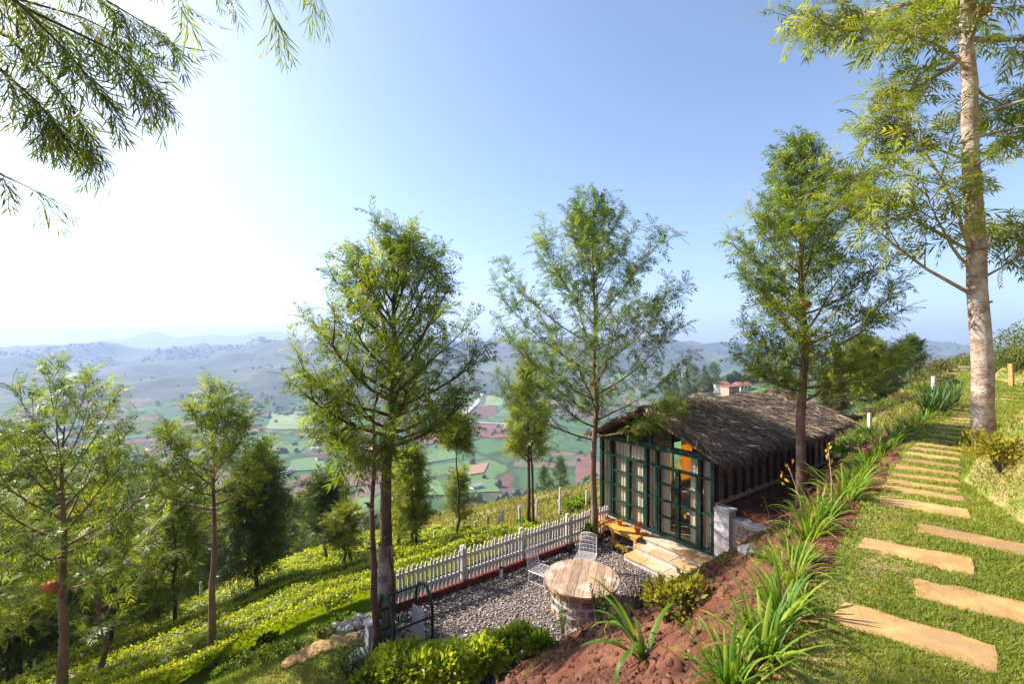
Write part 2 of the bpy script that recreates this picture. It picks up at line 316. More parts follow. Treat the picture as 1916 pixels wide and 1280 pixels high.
M_lawn = pm('lawn_ground', (.12, .15, .028), (.23, .225, .055), 14, .95, .6, c3=(.30, .20, .10), scale2=1.1, bdist=.01)
M_soil = pm('red_soil', (.055, .017, .009), (.135, .042, .020), 3.5, .95, .9, c3=(.175, .07, .034), scale2=1.1, bscale=30, bdist=.03)
M_mound = pm('mound_ground', (.20, .135, .055), (.30, .22, .09), 6, .95, .6, c3=(.14, .165, .03), scale2=1.6, bdist=.02)
M_gravel = pm('gravel_ground', (.13, .105, .095), (.30, .25, .22), 38, .9, .8, bdist=.02)
M_teag = pm('tea_ground', (.04, .075, .012), (.10, .15, .02), 3, .95, .5)
M_hillside = pm('hillside_ground', (.15, .155, .035), (.27, .20, .065), 1.6, .95, .7, c3=(.20, .10, .055), scale2=.35, bdist=.05)
def valley_mat():
    m, n, l, b = nmat('valley_ground')
    tc = n.new('ShaderNodeTexCoord'); nz = n.new('ShaderNodeTexNoise'); nz.inputs['Scale'].default_value = .009; nz.inputs['Detail'].default_value = 3; l.new(tc.outputs['Object'], nz.inputs['Vector'])
    sub = n.new('ShaderNodeVectorMath'); sub.operation = 'MULTIPLY_ADD'; l.new(nz.outputs['Color'], sub.inputs[0]); sub.inputs[1].default_value = (90, 90, 0); l.new(tc.outputs['Object'], sub.inputs[2])
    mp = n.new('ShaderNodeMapping'); mp.inputs['Scale'].default_value = (1, .55, 0); mp.inputs['Rotation'].default_value = (0, 0, .35); l.new(sub.outputs[0], mp.inputs[0])
    vo = n.new('ShaderNodeTexVoronoi'); vo.inputs['Scale'].default_value = .021; l.new(mp.outputs[0], vo.inputs['Vector'])
    sp = n.new('ShaderNodeSeparateColor'); l.new(vo.outputs['Color'], sp.inputs[0])
    r = ramp(n, l, sp.outputs[0], [(0, (.065, .13, .04)), (.2, (.15, .075, .06)), (.36, (.105, .17, .055)), (.5, (.16, .12, .08)), (.62, (.06, .12, .045)), (.74, (.19, .12, .085)), (.86, (.08, .155, .055))], True)
    ve = n.new('ShaderNodeTexVoronoi'); ve.feature = 'DISTANCE_TO_EDGE'; ve.inputs['Scale'].default_value = .021; l.new(mp.outputs[0], ve.inputs['Vector'])
    re = ramp(n, l, ve.outputs['Distance'], [(.02, (1, 1, 1)), (.07, (0, 0, 0))])
    mx = n.new('ShaderNodeMixRGB'); l.new(re.outputs[0], mx.inputs[0]); l.new(r.outputs[0], mx.inputs[1]); mx.inputs[2].default_value = (.045, .07, .03, 1)
    wv = n.new('ShaderNodeTexWave'); wv.inputs['Scale'].default_value = .075; wv.inputs['Distortion'].default_value = 6; wv.bands_direction = 'Y'; l.new(tc.outputs['Object'], wv.inputs['Vector'])
    rw = ramp(n, l, wv.outputs['Fac'], [(.0, (.72, .72, .72)), (.5, (1.05, 1.05, 1.05))])
    m2 = n.new('ShaderNodeMixRGB'); m2.blend_type = 'MULTIPLY'; m2.inputs[0].default_value = .7; l.new(mx.outputs[0], m2.inputs[1]); l.new(rw.outputs[0], m2.inputs[2])
    t = noise_node(n, l, .012, 5); rt = ramp(n, l, t.outputs[0], [(.50, (0, 0, 0)), (.60, (1, 1, 1))])
    m3 = n.new('ShaderNodeMixRGB'); l.new(rt.outputs[0], m3.inputs[0]); l.new(m2.outputs[0], m3.inputs[1]); m3.inputs[2].default_value = (.05, .09, .03, 1)
    l.new(m3.outputs[0], b.inputs['Base Color']); b.inputs['Roughness'].default_value = .95; b.inputs['Specular IOR Level'].default_value = .1
    return m
M_valley = valley_mat()
M_hills = pm('hill_ground', (.022, .042, .026), (.045, .068, .036), .012, .95, 0, c3=(.085, .105, .05), scale2=.0045)
GOBJ = {}
for k, (nm, mt) in enumerate([('lawn', M_lawn), ('soil_bank', M_soil), ('gravel_patio', M_gravel), ('tea_slope', M_teag), ('valley_floor', M_valley), ('hillside', M_hillside), ('hills', M_hills), ('earth_mound', M_mound)]):
    f = GF[zone == k]; idx, inv = np.unique(f.ravel(), return_inverse=True)
    GOBJ[nm] = link(nm, mesh_np(nm, GV[idx], inv.reshape(-1, 4), smooth=True), mt, kind='structure')

# fields, road and tracks on the valley floor: thin draped sheets
def drape(name, poly, m, lift=.9, n=9):
    """poly: four pixel corners in the photograph, laid on the terrain"""
    pts = [at(u, v, 60, 4000, 4000) for u, v in poly]; V = []; Fs = []
    for i in range(n + 1):
        for j in range(n + 1):
            a, b = i / n, j / n
            x = sum(w * p[0] for w, p in zip(((1-a)*(1-b), a*(1-b), a*b, (1-a)*b), pts)); y = sum(w * p[1] for w, p in zip(((1-a)*(1-b), a*(1-b), a*b, (1-a)*b), pts))
            q = .04 * (pts[1][0] - pts[0][0]); x += q * vnoise(x / 30, y / 30, 5); y += 8 * vnoise(x / 25, y / 25, 6) * (y / 600)
            V.append((x, y, gz(x, y) + lift))
    for i in range(n):
        for j in range(n): Fs.append((i*(n+1)+j, (i+1)*(n+1)+j, (i+1)*(n+1)+j+1, i*(n+1)+j+1))
    return link(name, mesh_np(name, V, np.array(Fs), smooth=True), m, kind='structure')
M_fg = pm('field_green', (.085, .16, .05), (.12, .20, .065), .03, .95, 0)
M_fp = pm('field_pale', (.15, .21, .08), (.19, .24, .10), .03, .95, 0)
M_fm = pm('field_ploughed', (.15, .062, .05), (.20, .085, .068), .03, .95, 0)
M_fb = pm('field_brown', (.24, .14, .09), (.31, .19, .12), .03, .95, 0)
M_road = pm('road_dust', (.42, .36, .30), (.5, .44, .38), .1, .95, 0)
for poly, m in [([(500, 806), (590, 803), (580, 770), (505, 776)], M_fp), ([(535, 886), (620, 876), (600, 858), (540, 866)], M_fg),
                ([(620, 915), (715, 905), (705, 820), (650, 850)], M_fm), ([(548, 925), (618, 915), (612, 885), (560, 892)], M_fm),
                ([(785, 870), (858, 858), (850, 838), (795, 848)], M_fg), ([(780, 932), (935, 922), (925, 898), (790, 902)], M_fg),
                ([(880, 818), (962, 822), (958, 797), (884, 793)], M_fm), ([(836, 759), (898, 754), (893, 737), (840, 740)], M_fg),
                ([(838, 781), (876, 774), (882, 762), (842, 764)], M_fp), ([(776, 836), (835, 826), (830, 806), (785, 812)], M_fm),
                ([(640, 800), (700, 796), (700, 780), (650, 782)], M_fg), ([(875, 890), (905, 886), (915, 868), (880, 872)], M_fb),
                ([(1076, 925), (1108, 915), (1108, 850), (1078, 856)], M_fm), ([(640, 965), (690, 958), (690, 935), (650, 940)], M_fg),
                ([(905, 760), (950, 757), (950, 742), (910, 744)], M_fp), ([(1140, 715), (1215, 712), (1215, 700), (1150, 702)], M_fg),
                ([(1228, 715), (1300, 705), (1300, 690), (1240, 694)], M_fp)]:
    drape('field', poly, m)
def ribbon(name, pix, w, m, lift=1.6):
    P = [at(u, v, 60, 4000, 4000) for u, v in pix]; V = []; Fs = []; Q = []
    for a, b in zip(P[:-1], P[1:]): Q += [(a[0] + (b[0]-a[0])*k/8, a[1] + (b[1]-a[1])*k/8) for k in range(8)]
    Q.append(P[-1][:2])
    for i, (x, y) in enumerate(Q):
        a, b = Q[max(i-1, 0)], Q[min(i+1, len(Q)-1)]; d = math.hypot(b[0]-a[0], b[1]-a[1]) or 1; nx, ny = -(b[1]-a[1])/d*w/2, (b[0]-a[0])/d*w/2
        V += [(x+nx, y+ny, gz(x, y)+lift), (x-nx, y-ny, gz(x, y)+lift)]
    Fs = [(2*i, 2*i+1, 2*i+3, 2*i+2) for i in range(len(Q)-1)]
    return link(name, mesh_np(name, V, np.array(Fs)), m, kind='structure')
ribbon('valley_road', [(846, 742), (880, 734), (903, 737), (893, 752), (880, 768), (864, 780), (850, 788)], 8, M_road)
ribbon('valley_track', [(850, 788), (885, 791), (930, 794), (965, 798), (1000, 803)], 6, M_road)

# ------------------------------------------------------------------ haze: the air of the valley
hz = MB().box(-7900, 7900, -7900, 7900, -150, 300)
m, n, l, b = nmat('haze_air'); n.remove(b)
pv = n.new('ShaderNodeVolumePrincipled'); pv.inputs['Color'].default_value = (.44, .56, .86, 1); pv.inputs['Density'].default_value = .00029; pv.inputs['Anisotropy'].default_value = .15
l.new(pv.outputs[0], n['Material Output'].inputs['Volume'])
HAZE = hz.obj('haze', m, kind='stuff')
# ------------------------------------------------------------------ plant generators
def nrm(a): return a / np.maximum(np.linalg.norm(a, axis=-1, keepdims=True), 1e-9)
def frames(d, up):
    x = nrm(d); y = nrm(np.cross(up, x)); z = np.cross(x, y); return np.stack([x, y, z], -1)   # columns
def scatter(TV, TF, org, M, sc_, tint, tj=None):
    """template copied to every origin; returns V, F, tint"""
    n, k = len(org), len(TV)
    V = np.einsum('nij,kj->nki', M, TV) * np.asarray(sc_)[:, None, None] + org[:, None, :]
    Fc = (TF[None] + (np.arange(n) * k)[:, None, None]).reshape(-1, TF.shape[1])
    T = np.repeat(tint, k)
    if tj is not None: T = np.clip(T + np.tile(tj, n), 0, 1)
    return V.reshape(-1, 3), Fc, T
def frond_tpl(pairs=6, w=.07, droop=.28, ang=42, ll=.40, jit=None):
    V, Fs = [], []; Rj = random.Random(jit) if jit else None
    def z(x, y): return -droop * x * x + .10 * abs(y)
    def leaflet(x0, a, L, side):
        c, s_ = math.cos(a), math.sin(a) * side; n = len(V)
        for q, o in ((0, -.25), (.45, .5), (1, 0), (.4, -.5)):
            X = x0 + c * L * q - s_ * w * o; Y = s_ * L * q + c * w * o; V.append((X, Y, z(X, Y) - .12 * q * q * L))
        Fs.append((n, n + 1, n + 2, n + 3) if side > 0 else (n + 3, n + 2, n + 1, n))
    for i in range(pairs):
        x = .10 + .78 * i / (pairs - 1); L = ll * (1 - .45 * abs(x - .4) / .6)
        for sd in (1, -1):
            if Rj is None: leaflet(x, rad(ang), L, sd)
            elif Rj.random() > .08: leaflet(x + Rj.uniform(-.05, .05), rad(ang + Rj.uniform(-14, 14)), L * Rj.uniform(.55, 1.2), sd)
    leaflet(.86, .05, .24, 1)
    n = len(V); V += [(0, -.008, 0), (.45, .008, z(.45, 0)), (.95, 0, z(.95, 0)), (.45, -.008, z(.45, 0))]; Fs.append((n, n+1, n+2, n+3))
    return np.array(V), np.array(Fs)
FR = frond_tpl(6, .060, .30, 42, .40); FR_B = frond_tpl(4, .070, .50, 34, .50); FR_S = frond_tpl(4, .11, .3, 45, .44); FR_BIG = frond_tpl(10, .036, .35, 34, .44); FR_OV = [frond_tpl(7, .026, .30 + .12 * k, 26 + 5 * k, .50, 40 + k) for k in range(4)]
LEAF_V = np.array([(0, 0, 0), (.45, .24, .05), (1, 0, -.08), (.45, -.24, .05)]); LEAF_F = np.array([(0, 1, 2, 3)])

class Tree:
    """wood tubes + fronds gathered for one tree (coordinates relative to its base)"""
    def __init__(s, seed): s.w = MB(); s.o, s.d, s.L, s.t = [], [], [], []; s.R = random.Random(seed)
    def frond(s, p, d, L, t): s.o.append(tuple(p)); s.d.append(tuple(d)); s.L.append(L); s.t.append(t)
    def crown(s, name, tpl=FR, flat=.5):
        o, d = np.array(s.o), np.array(s.d); n = len(o); g = np.random.default_rng(n)
        up = nrm(np.array([[0, 0, 1.0]]) + g.normal(0, flat, (n, 3)))
        Ls, ts = np.array(s.L), np.array(s.t); ts = np.where(g.random(n) < .02, 1.0, ts)
        if tpl is FR_BIG:
            vv, ff, tt, off = [], [], [], 0; w_ = g.integers(0, 4, n); Mx = frames(d, up)
            for q in range(4):
                V, Fc, T = scatter(FR_OV[q][0], FR_OV[q][1], o[w_ == q], Mx[w_ == q], Ls[w_ == q], ts[w_ == q]); vv.append(V); ff.append(Fc + off); tt.append(T); off += len(V)
            return mesh_np(name, np.concatenate(vv), np.concatenate(ff), np.concatenate(tt))
        if tpl is not FR: V, Fc, T = scatter(tpl[0], tpl[1], o, frames(d, up), Ls, ts); return mesh_np(name, V, Fc, T)
        k = g.random(n) < .45; Mx = frames(d, up)
        V, Fc, T = scatter(FR[0], FR[1], o[~k], Mx[~k], Ls[~k], ts[~k]); V2, F2, T2 = scatter(FR_B[0], FR_B[1], o[k], Mx[k], Ls[k] * 1.15, ts[k])
        return mesh_np(name, np.concatenate([V, V2]), np.concatenate([Fc, F2 + len(V)]), np.concatenate([T, T2]))
def rv(Rn, k=1.0): return Vector((Rn.gauss(0, k), Rn.gauss(0, k), Rn.gauss(0, k)))
def grow(T, p0, d, ln, r, upturn, fl, dens, tone, depth=0, sub=6, start=.3, droop=0.0, bare=.0):
    """one limb: curved wood, branchlets and fronds"""
    Rn = T.R; d = Vector(d).normalized(); pts = []; p = Vector(p0); n = 6; dd = d.copy()
    for i in range(n + 1):
        pts.append(p.copy()); dd = (dd + Vector((0, 0, upturn / n)) + rv(Rn, .05)).normalized(); p = p + dd * ln / n
    T.w.tube(pts, [max(r * (1 - .85 * i / n), .004) for i in range(n + 1)], 5 if depth == 0 else 3, cap=False)
    def along(q): i = min(int(q * n), n - 1); return pts[i].lerp(pts[i + 1], q * n - i), (pts[i + 1] - pts[i]).normalized()
    if depth == 0:
        for k in range(sub):
            q = max(start, start + (1 - start) * (k + Rn.random()) / sub); c, a = along(min(q, .98)); side = a.cross(Vector((0, 0, 1))).normalized() * (1 if k % 2 else -1)
            b = (a * .75 + side * Rn.uniform(.35, .9) + Vector((0, 0, Rn.uniform(-.15, .55)))).normalized()
            grow(T, c, b, ln * Rn.uniform(.28, .46) * (1.15 - .5 * q) + .12, r * .4, upturn * .8, fl, dens, tone, 1, droop=droop)
    if depth == 1:
        for q in (.30, .55, .78, .97):
            c, a = along(q); tt = tone + Rn.gauss(0, .12)
            for k in range(max(2, int(round(dens * 3.2 + Rn.uniform(-.5, .5))))):
                e = (a * .45 + rv(Rn, .62) + Vector((0, 0, .22 - droop))).normalized(); T.frond(c, e, fl * Rn.uniform(.6, 1.12), min(1, max(0, Rn.gauss(tt, .14))))
        return
    nf = max(2, int(.7 * dens * ln * (1 - max(start, bare) * (depth == 0)) / .1))
    for k in range(nf):
        lo = (max(start, bare) if depth == 0 else .12); q = lo + (1 - lo) * (k + Rn.random()) / nf; c, a = along(min(q, .999))
        e = (a * Rn.uniform(.35, 1.0) + rv(Rn, .5) + Vector((0, 0, .15 - droop))).normalized()
        T.frond(c, e, fl * Rn.uniform(.65, 1.15), min(1, max(0, Rn.gauss(tone, .19))))
    for k in range(3):
        e = (dd + rv(Rn, .22)).normalized(); T.frond(pts[-1], e, fl * Rn.uniform(.8, 1.2), min(1, max(0, Rn.gauss(tone + .12, .15))))
def trunk_pts(T, Hh, lean=(0, 0), wig=.04, n=9, lp=1.3):
    return [Vector((lean[0] * (i / n) ** lp + (T.R.gauss(0, wig) if i else 0), lean[1] * (i / n) + (T.R.gauss(0, wig) if i else 0), Hh * i / n)) for i in range(n + 1)]
def oak(seed, Hh, r0, c0, W, prof, nprim, fl=.26, dens=1.0, tone=.5, lean=(0, 0), el=(20, 65), upturn=.5, sub=6, start=.3, droop=0.0, wig=.04, toptaper=.12, knots=0, lp=1.3):
    T = Tree(seed); Rn = T.R; tp = trunk_pts(T, Hh, lean, wig, lp=lp, n=9 if lp == 1.3 else 16)
    tp[0].z -= .35
    n = len(tp) - 1; T.w.tube(tp, [r0 * ((1.22 if i == 0 else 1) * (1 - (1 - toptaper) * (i / n) ** 1.15)) for i in range(n + 1)], 9, cap=False)
    def tr(f): i = min(int(f * n), n - 1); return tp[i].lerp(tp[i + 1], f * n - i)
    a0 = Rn.random() * 6.28
    for k in range(nprim):
        f = ((k + Rn.random() * .7) / nprim) ** 1.2; h = c0 + (1 - c0) * f ** .92 * .985
        az_ = a0 + k * 2.39996 + Rn.gauss(0, .25); e = rad(el[0] + (el[1] - el[0]) * f + Rn.gauss(0, 7))
        ln = W * np.interp(f, *prof) * Rn.uniform(.78, 1.12)
        d = (math.cos(az_) * math.cos(e), math.sin(az_) * math.cos(e), math.sin(e))
        grow(T, tr(min(h, .99)), d, ln, max(r0 * .33 * (1 - .6 * f), .012), upturn, fl, dens * (1 - .3 * f), tone + Rn.gauss(0, .08), sub=max(2, int(round(sub * min(1, ln / (W * .8))))), start=start, droop=droop)
    for k in range(7):
        T.frond(tp[-1], (rv(Rn, .35) + Vector((0, 0, 1))).normalized(), fl * 1.2, min(1, max(0, tone + .15)))
    for k in range(knots):
        f = Rn.uniform(.2, c0 + .2); az_ = Rn.random() * 6.28; c = tr(f); dv = Vector((math.cos(az_), math.sin(az_), .25)); rr_ = r0 * (1 - .6 * f)
        T.w.tube([c + dv * rr_ * .6, c + dv * (rr_ + Rn.uniform(.03, .10))], [.024, .018], 6)
    return T
def tree_obj(name, T, base, label, cat, leaf, barkm, group=None, tpl=FR, rotz=0.0):
    root = thing(name, label, cat, base, rotz, group)
    T.w.obj('trunk', barkm, root, smooth=True); link('crown', T.crown('crown', tpl), leaf, root)
    return root
def copy_tree(root, loc, rotz, scale, label=None, group=None):
    r = root.copy(); C.objects.link(r); r.location = loc; r.rotation_euler = (0, 0, rotz); r.scale = scale if isinstance(scale, tuple) else (scale,) * 3
    if label: r['label'] = label
    if group: r['group'] = group
    for ch in list(root.children):
        c = ch.copy(); C.objects.link(c); c.parent = r
    return r

def strap_mesh(seed, nb, L, w, spread=.9, stiff=.5, tone=.5, seg=7, fold=.35, dead=.11):
    """clump of long arching blades"""
    Rn = random.Random(seed); V, Fs, Tn = [], [], []
    for b in range(nb):
        a = Rn.random() * 6.283; l_ = L * Rn.uniform(.55, 1.1); el = rad(Rn.uniform(58, 88)) if Rn.random() < stiff else rad(Rn.uniform(38, 70))
        p = Vector((math.cos(a) * Rn.random() * .07, math.sin(a) * Rn.random() * .07, -.02)); dirh = Vector((math.cos(a), math.sin(a), 0)); side = Vector((-math.sin(a), math.cos(a), 0)); tn = min(.84, max(0, Rn.gauss(tone, .2)))
        if Rn.random() < dead: tn = 1.1; el *= .6
        bend = rad(Rn.uniform(25, 120) * spread) * (1.25 - stiff * .6); n0 = len(V); tw = Rn.gauss(0, .25)
        for i in range(seg + 1):
            q = i / seg; e = el - bend * q ** 1.8; ww = w * (1 - q) ** .55 * (.55 + .45 * min(1, q * 4)) * Rn.uniform(.92, 1.08) / 2 + .0006
            dv = dirh * math.cos(e) + Vector((0, 0, math.sin(e))); nv = side.cross(dv); sd = side * math.cos(tw * q) + nv * math.sin(tw * q)
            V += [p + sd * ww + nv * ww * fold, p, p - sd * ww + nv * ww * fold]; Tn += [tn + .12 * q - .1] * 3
            p = p + dv * l_ / seg
            if i: k = n0 + 3 * i; Fs += [(k-3, k-2, k+1, k), (k-2, k-1, k+2, k+1)]
    return mesh_np('blades', np.array(V), np.array(Fs), np.clip(Tn, 0, 1), smooth=True)
def bush_np(seed, rx, ry, h, n, ll, tone=.5, inner=.35, upb=.6, lobes=5):
    """leaves through an uneven dome; returns V, F, tint and stem MB"""
    g = np.random.default_rng(seed); Rn = random.Random(seed)
    lob = [(Rn.uniform(-.5, .5) * rx, Rn.uniform(-.5, .5) * ry, Rn.uniform(.55, 1.0) * h, Rn.uniform(.45, .75)) for _ in range(lobes)] + [(0, 0, h * .8, .85)]
    li = g.integers(0, len(lob), n); LB = np.array(lob)[li]
    d = nrm(g.normal(0, 1, (n, 3))); d[:, 2] = np.abs(d[:, 2]) * 1.0 - .15; rad_ = (inner + (1 - inner) * g.random(n) ** .5)[:, None]
    o = np.stack([LB[:, 0], LB[:, 1], LB[:, 2] * .42], -1) + d * rad_ * np.stack([rx * LB[:, 3], ry * LB[:, 3], LB[:, 2] * .58], -1)
    o[:, 2] = np.maximum(o[:, 2], .02)
    ld = nrm(d + g.normal(0, .55, (n, 3)) + np.array([0, 0, upb]))
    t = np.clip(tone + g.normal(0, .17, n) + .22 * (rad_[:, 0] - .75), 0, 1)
    V, Fc, T = scatter(LEAF_V, LEAF_F, o, frames(ld, nrm(np.array([[0, 0, 1.0]]) + g.normal(0, .6, (n, 3)))), ll * g.uniform(.6, 1.25, n), t)
    st_ = MB()
    for k in range(9):
        a = Rn.random() * 6.28; q = Rn.uniform(.3, .7); st_.tube([(0, 0, -.08), (math.cos(a) * rx * q * .5, math.sin(a) * ry * q * .5, h * .4), (math.cos(a) * rx * q, math.sin(a) * ry * q, h * Rn.uniform(.6, .85))], [.016, .011, .005], 4, cap=False)
    return V, Fc, T, st_
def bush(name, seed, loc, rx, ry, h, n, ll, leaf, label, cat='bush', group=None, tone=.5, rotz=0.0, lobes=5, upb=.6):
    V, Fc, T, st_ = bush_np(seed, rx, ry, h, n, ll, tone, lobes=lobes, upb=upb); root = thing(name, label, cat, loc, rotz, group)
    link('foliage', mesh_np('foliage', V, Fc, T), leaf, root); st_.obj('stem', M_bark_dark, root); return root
def blades_np(x, y, z, h, w, g, tone, lean=.5, tj=.22):
    """grass blades, one triangle each"""
    n = len(x); a = g.random(n) * 6.283; hh = h * g.uniform(.5, 1.2, n); lx, ly = g.normal(0, lean, n) * hh, g.normal(0, lean, n) * hh
    cx, cy_ = np.cos(a) * w / 2, np.sin(a) * w / 2
    V = np.stack([np.stack([x - cx, y - cy_, z - .004], -1), np.stack([x + cx, y + cy_, z - .004], -1), np.stack([x + lx, y + ly, z + hh], -1)], 1).reshape(-1, 3)
    return V, np.arange(3 * n).reshape(-1, 3), np.repeat(np.clip(tone + g.normal(0, tj, n), 0, 1), 3)
# ------------------------------------------------------------------ cottage (local x = into the house, y = along the glazed front from its right corner, z = up from the gravel)
cx0, cy0 = st(10.1, 5.7)
cot = thing('cottage', 'thatched cottage with green framed glass front and mud walls beside the patio', 'cottage', (cx0, cy0, -5.5), TH)
LEN = 7.5; WID = 3.63
COLS = [0, .38, 1.0, 1.62, 1.96, 2.59, 3.22, WID]
fb, ft = .52, 2.74
MB().box(-.02, LEN, -.02, WID + .02, -.6, .50).obj('plinth', M_plaster, cot)
MB().box(.10, LEN - .1, .12, WID - .12, .504, .52).obj('floor', M_tan, cot)
MB().box(LEN - .1, LEN, 0, WID, .505, 3.0).obj('back_wall', M_mud, cot)
sw_ = MB()
for a, b, z0_, z1_ in ((.12, 2.6, .505, 3.02), (4.6, LEN - .11, .505, 3.02), (2.602, 4.598, .505, .78), (2.602, 4.598, 2.2, 3.02)): sw_.box(a, b, WID - .10, WID, z0_, z1_)
sw_.obj('side_wall', M_mud, cot)
sf_ = MB().box(2.61, 4.59, WID - .08, WID - .02, .79, .84).box(2.61, 4.59, WID - .08, WID - .02, 2.14, 2.19).box(3.57, 3.63, WID - .08, WID - .02, .842, 2.138).obj('side_window', M_green, cot)
MB().box(-.03, LEN, .0, .10, .505, 1.70).obj('stone_footing', M_stone, cot)
MB().box(-.02, LEN + .05, -.06, .10, 1.704, 1.79).obj('wall_plate', M_tan, cot)
npan = 17
for k in range(npan):
    x0 = .06 + (LEN - .1) * k / npan; x1 = .06 + (LEN - .1) * (k + 1) / npan
    if k < 13: MB().box(x0 + .05, x1 - .05, .02, .09, 1.794, 2.98, R.random()).obj('wall_panel', M_mud, cot)
    else: MB().box(x0 + .05, x1 - .05, .0, .09, 1.2 if k > 13 else 1.794, 2.98, R.random()).obj('wall_panel', M_tan, cot)
    MB().box(x0 - .05, x0 + .05, -.03, .10, 1.794, 2.99).obj('wall_post', M_darkwood, cot)
# glazed front
fr = MB()
for k, y in enumerate(COLS):
    w = .055 if k not in (0, 7) else .075
    y0, y1 = y - w, y + w
    if k == 0: y0, y1 = -.03, .10
    if k == 7: y0, y1 = WID - .10, WID + .03
    if k in (2, 5): continue
    MB().box(-.05, .07, y0 + .02, y1 - .02, fb + .06, ft - .002).obj('mullion', M_green, cot)
MB().box(-.055, .075, -.04, WID + .04, ft, 2.88).obj('head_beam', M_green, cot)
MB().box(-.055, .075, -.04, WID + .04, fb - .015, fb + .058).obj('sill_rail', M_green, cot)
rows = [fb + .06 + (ft - fb - .06) * k / 5 for k in range(6)]
def pane(parent, y0, y1, z0, z1): return MB().box(.004, .012, y0, y1, z0, z1).obj('pane', M_glass, parent)
for a in (0, 3, 6):                                                            # narrow fixed lights
    y0, y1 = COLS[a] + .036, COLS[a + 1] - .036
    if a == 0: y0 = COLS[0] + .08
    if a == 6: y1 = WID - .08
    w = bpy.data.objects.new('side_light', None); C.objects.link(w); w.parent = cot
    zz = [rows[0], rows[2], rows[4], rows[5]]
    for z in zz[1:3]: MB().box(-.03, .05, y0, y1, z - .022, z + .022).obj('glazing_bar', M_green, w)
    for k in range(3): pane(w, y0, y1, zz[k] + .023 * (k > 0), zz[k + 1] - .023 * (k < 2))
def leaf_(name, ya, yb, handle=None):
    w = bpy.data.objects.new(name, None); C.objects.link(w); w.parent = cot; e = .05
    MB().box(-.035, .055, ya, ya + e, rows[0] + .002, rows[4] - .024).obj('stile', M_green, w); MB().box(-.035, .055, yb - e, yb, rows[0] + .002, rows[4] - .024).obj('stile', M_green, w)
    MB().box(-.045, .06, ya + .001, yb - .001, rows[4] - .022, rows[4] + .04).obj('transom', M_green, w)
    for k in (1, 2, 3): MB().box(-.028, .045, ya + e + .001, yb - e - .001, rows[k] - .02, rows[k] + .02).obj('glazing_bar', M_green, w)
    for k in range(5):
        z0 = rows[k] + .021 * (k > 0) + .02 * (k == 4); z1 = rows[k + 1] - .021 * (k < 4)
        pane(w, ya + e + .001, yb - e - .001, z0, z1)
    if handle is not None: MB().tube([(-.06, handle, 1.45), (-.075, handle, 1.5), (-.075, handle, 1.6), (-.06, handle, 1.65)], .009, 6).obj('handle', M_black, w)
leaf_('door', COLS[1] + .037, COLS[2] - .004, COLS[2] - .03); leaf_('door', COLS[2] + .004, COLS[3] - .037, COLS[2] + .03)
leaf_('window', COLS[4] + .037, COLS[5] - .004); leaf_('window', COLS[5] + .004, COLS[6] - .037)
# gable above
RY = WID / 2; ze, zr = 2.84, 3.78
def roof_z(y): return ze + (zr - ze) * (1 - abs(y - RY) / (RY + .38))
for y in (RY - .62, RY, RY + .62): MB().box(-.03, .04, y - .035, y + .035, 2.882, roof_z(y) - .02).obj('gable_strut', M_green, cot)
for sgn in (-1, 1):
    ye = RY + sgn * (RY - .05)
    MB().beam((.0, ye, roof_z(ye) - .07), (.0, RY, zr - .07), .07, .09, up=(1, 0, 0)).obj('gable_rafter', M_green, cot)
    ye = RY + sgn * (RY + .37)
    MB().beam((-.33, ye, roof_z(ye) - .03), (-.33, RY, zr - .03), .05, .10, up=(1, 0, 0)).obj('barge_board', M_tan if sgn < 0 else M_kerb, cot)
    for a, b in ((.62, RY),):
        y0, y1 = sorted((RY + sgn * .035, RY + sgn * .58))
        zt = min(roof_z(y0), roof_z(y1)) - .13
        V = [(.0, RY + sgn * .04, 2.885), (.0, RY + sgn * .58, 2.885), (.0, RY + sgn * .58, roof_z(RY + sgn * .58) - .13), (.0, RY + sgn * .04, roof_z(RY + sgn * .04) - .13)]
        MB().add(V + [(p[0] + .008, p[1], p[2]) for p in V], [(0, 1, 2, 3), (7, 6, 5, 4), (0, 4, 5, 1), (1, 5, 6, 2), (2, 6, 7, 3), (3, 7, 4, 0)]).obj('pane', M_glass, cot)
# roof: slab with thatch on it
roof_e = bpy.data.objects.new('roof', None); C.objects.link(roof_e); roof_e.parent = cot
xs = np.linspace(-.36, LEN + .42, 60); qs = np.linspace(-1, 1, 61)
def roof_top(x, q):
    y = RY + np.where(q < 0, q * (RY + .38), q * (RY + .12)); b = ze + (zr - ze) * (1 - np.abs(q)); sag = .05 * np.sin(x * .9) + .035 * fbm(x * 1.6, y * 1.6, 3, 77) + .02 * fbm(x * 6, y * 6, 2, 78)
    return y, b + .15 + sag - .03 * np.abs(q) ** 6
QX, QQ = np.meshgrid(xs, qs, indexing='ij'); QY, QZ = roof_top(QX, QQ)
V = np.stack([QX, QY, QZ], -1).reshape(-1, 3); ng = len(V); UZ = ze + (zr - ze) * (1 - np.abs(QQ)); V = np.concatenate([V, np.stack([QX, QY, UZ], -1).reshape(-1, 3)])
i0, j0 = np.meshgrid(np.arange(59), np.arange(60), indexing='ij'); q = np.stack([i0 * 61 + j0, (i0 + 1) * 61 + j0, (i0 + 1) * 61 + j0 + 1, i0 * 61 + j0 + 1], -1).reshape(-1, 4)
rim = [(j, j + 1, ng + j + 1, ng + j) for j in range(60)] + [(59*61 + j + 1, 59*61 + j, ng + 59*61 + j, ng + 59*61 + j + 1) for j in range(60)] + [((i+1)*61, i*61, ng + i*61, ng + (i+1)*61) for i in range(59)] + [(i*61+60, (i+1)*61+60, ng + (i+1)*61+60, ng + i*61+60) for i in range(59)]
link('roof_slab', mesh_np('roof_slab', V, np.concatenate([q, q[:, ::-1] + ng, np.array(rim)]), smooth=False), M_thatchb, roof_e)
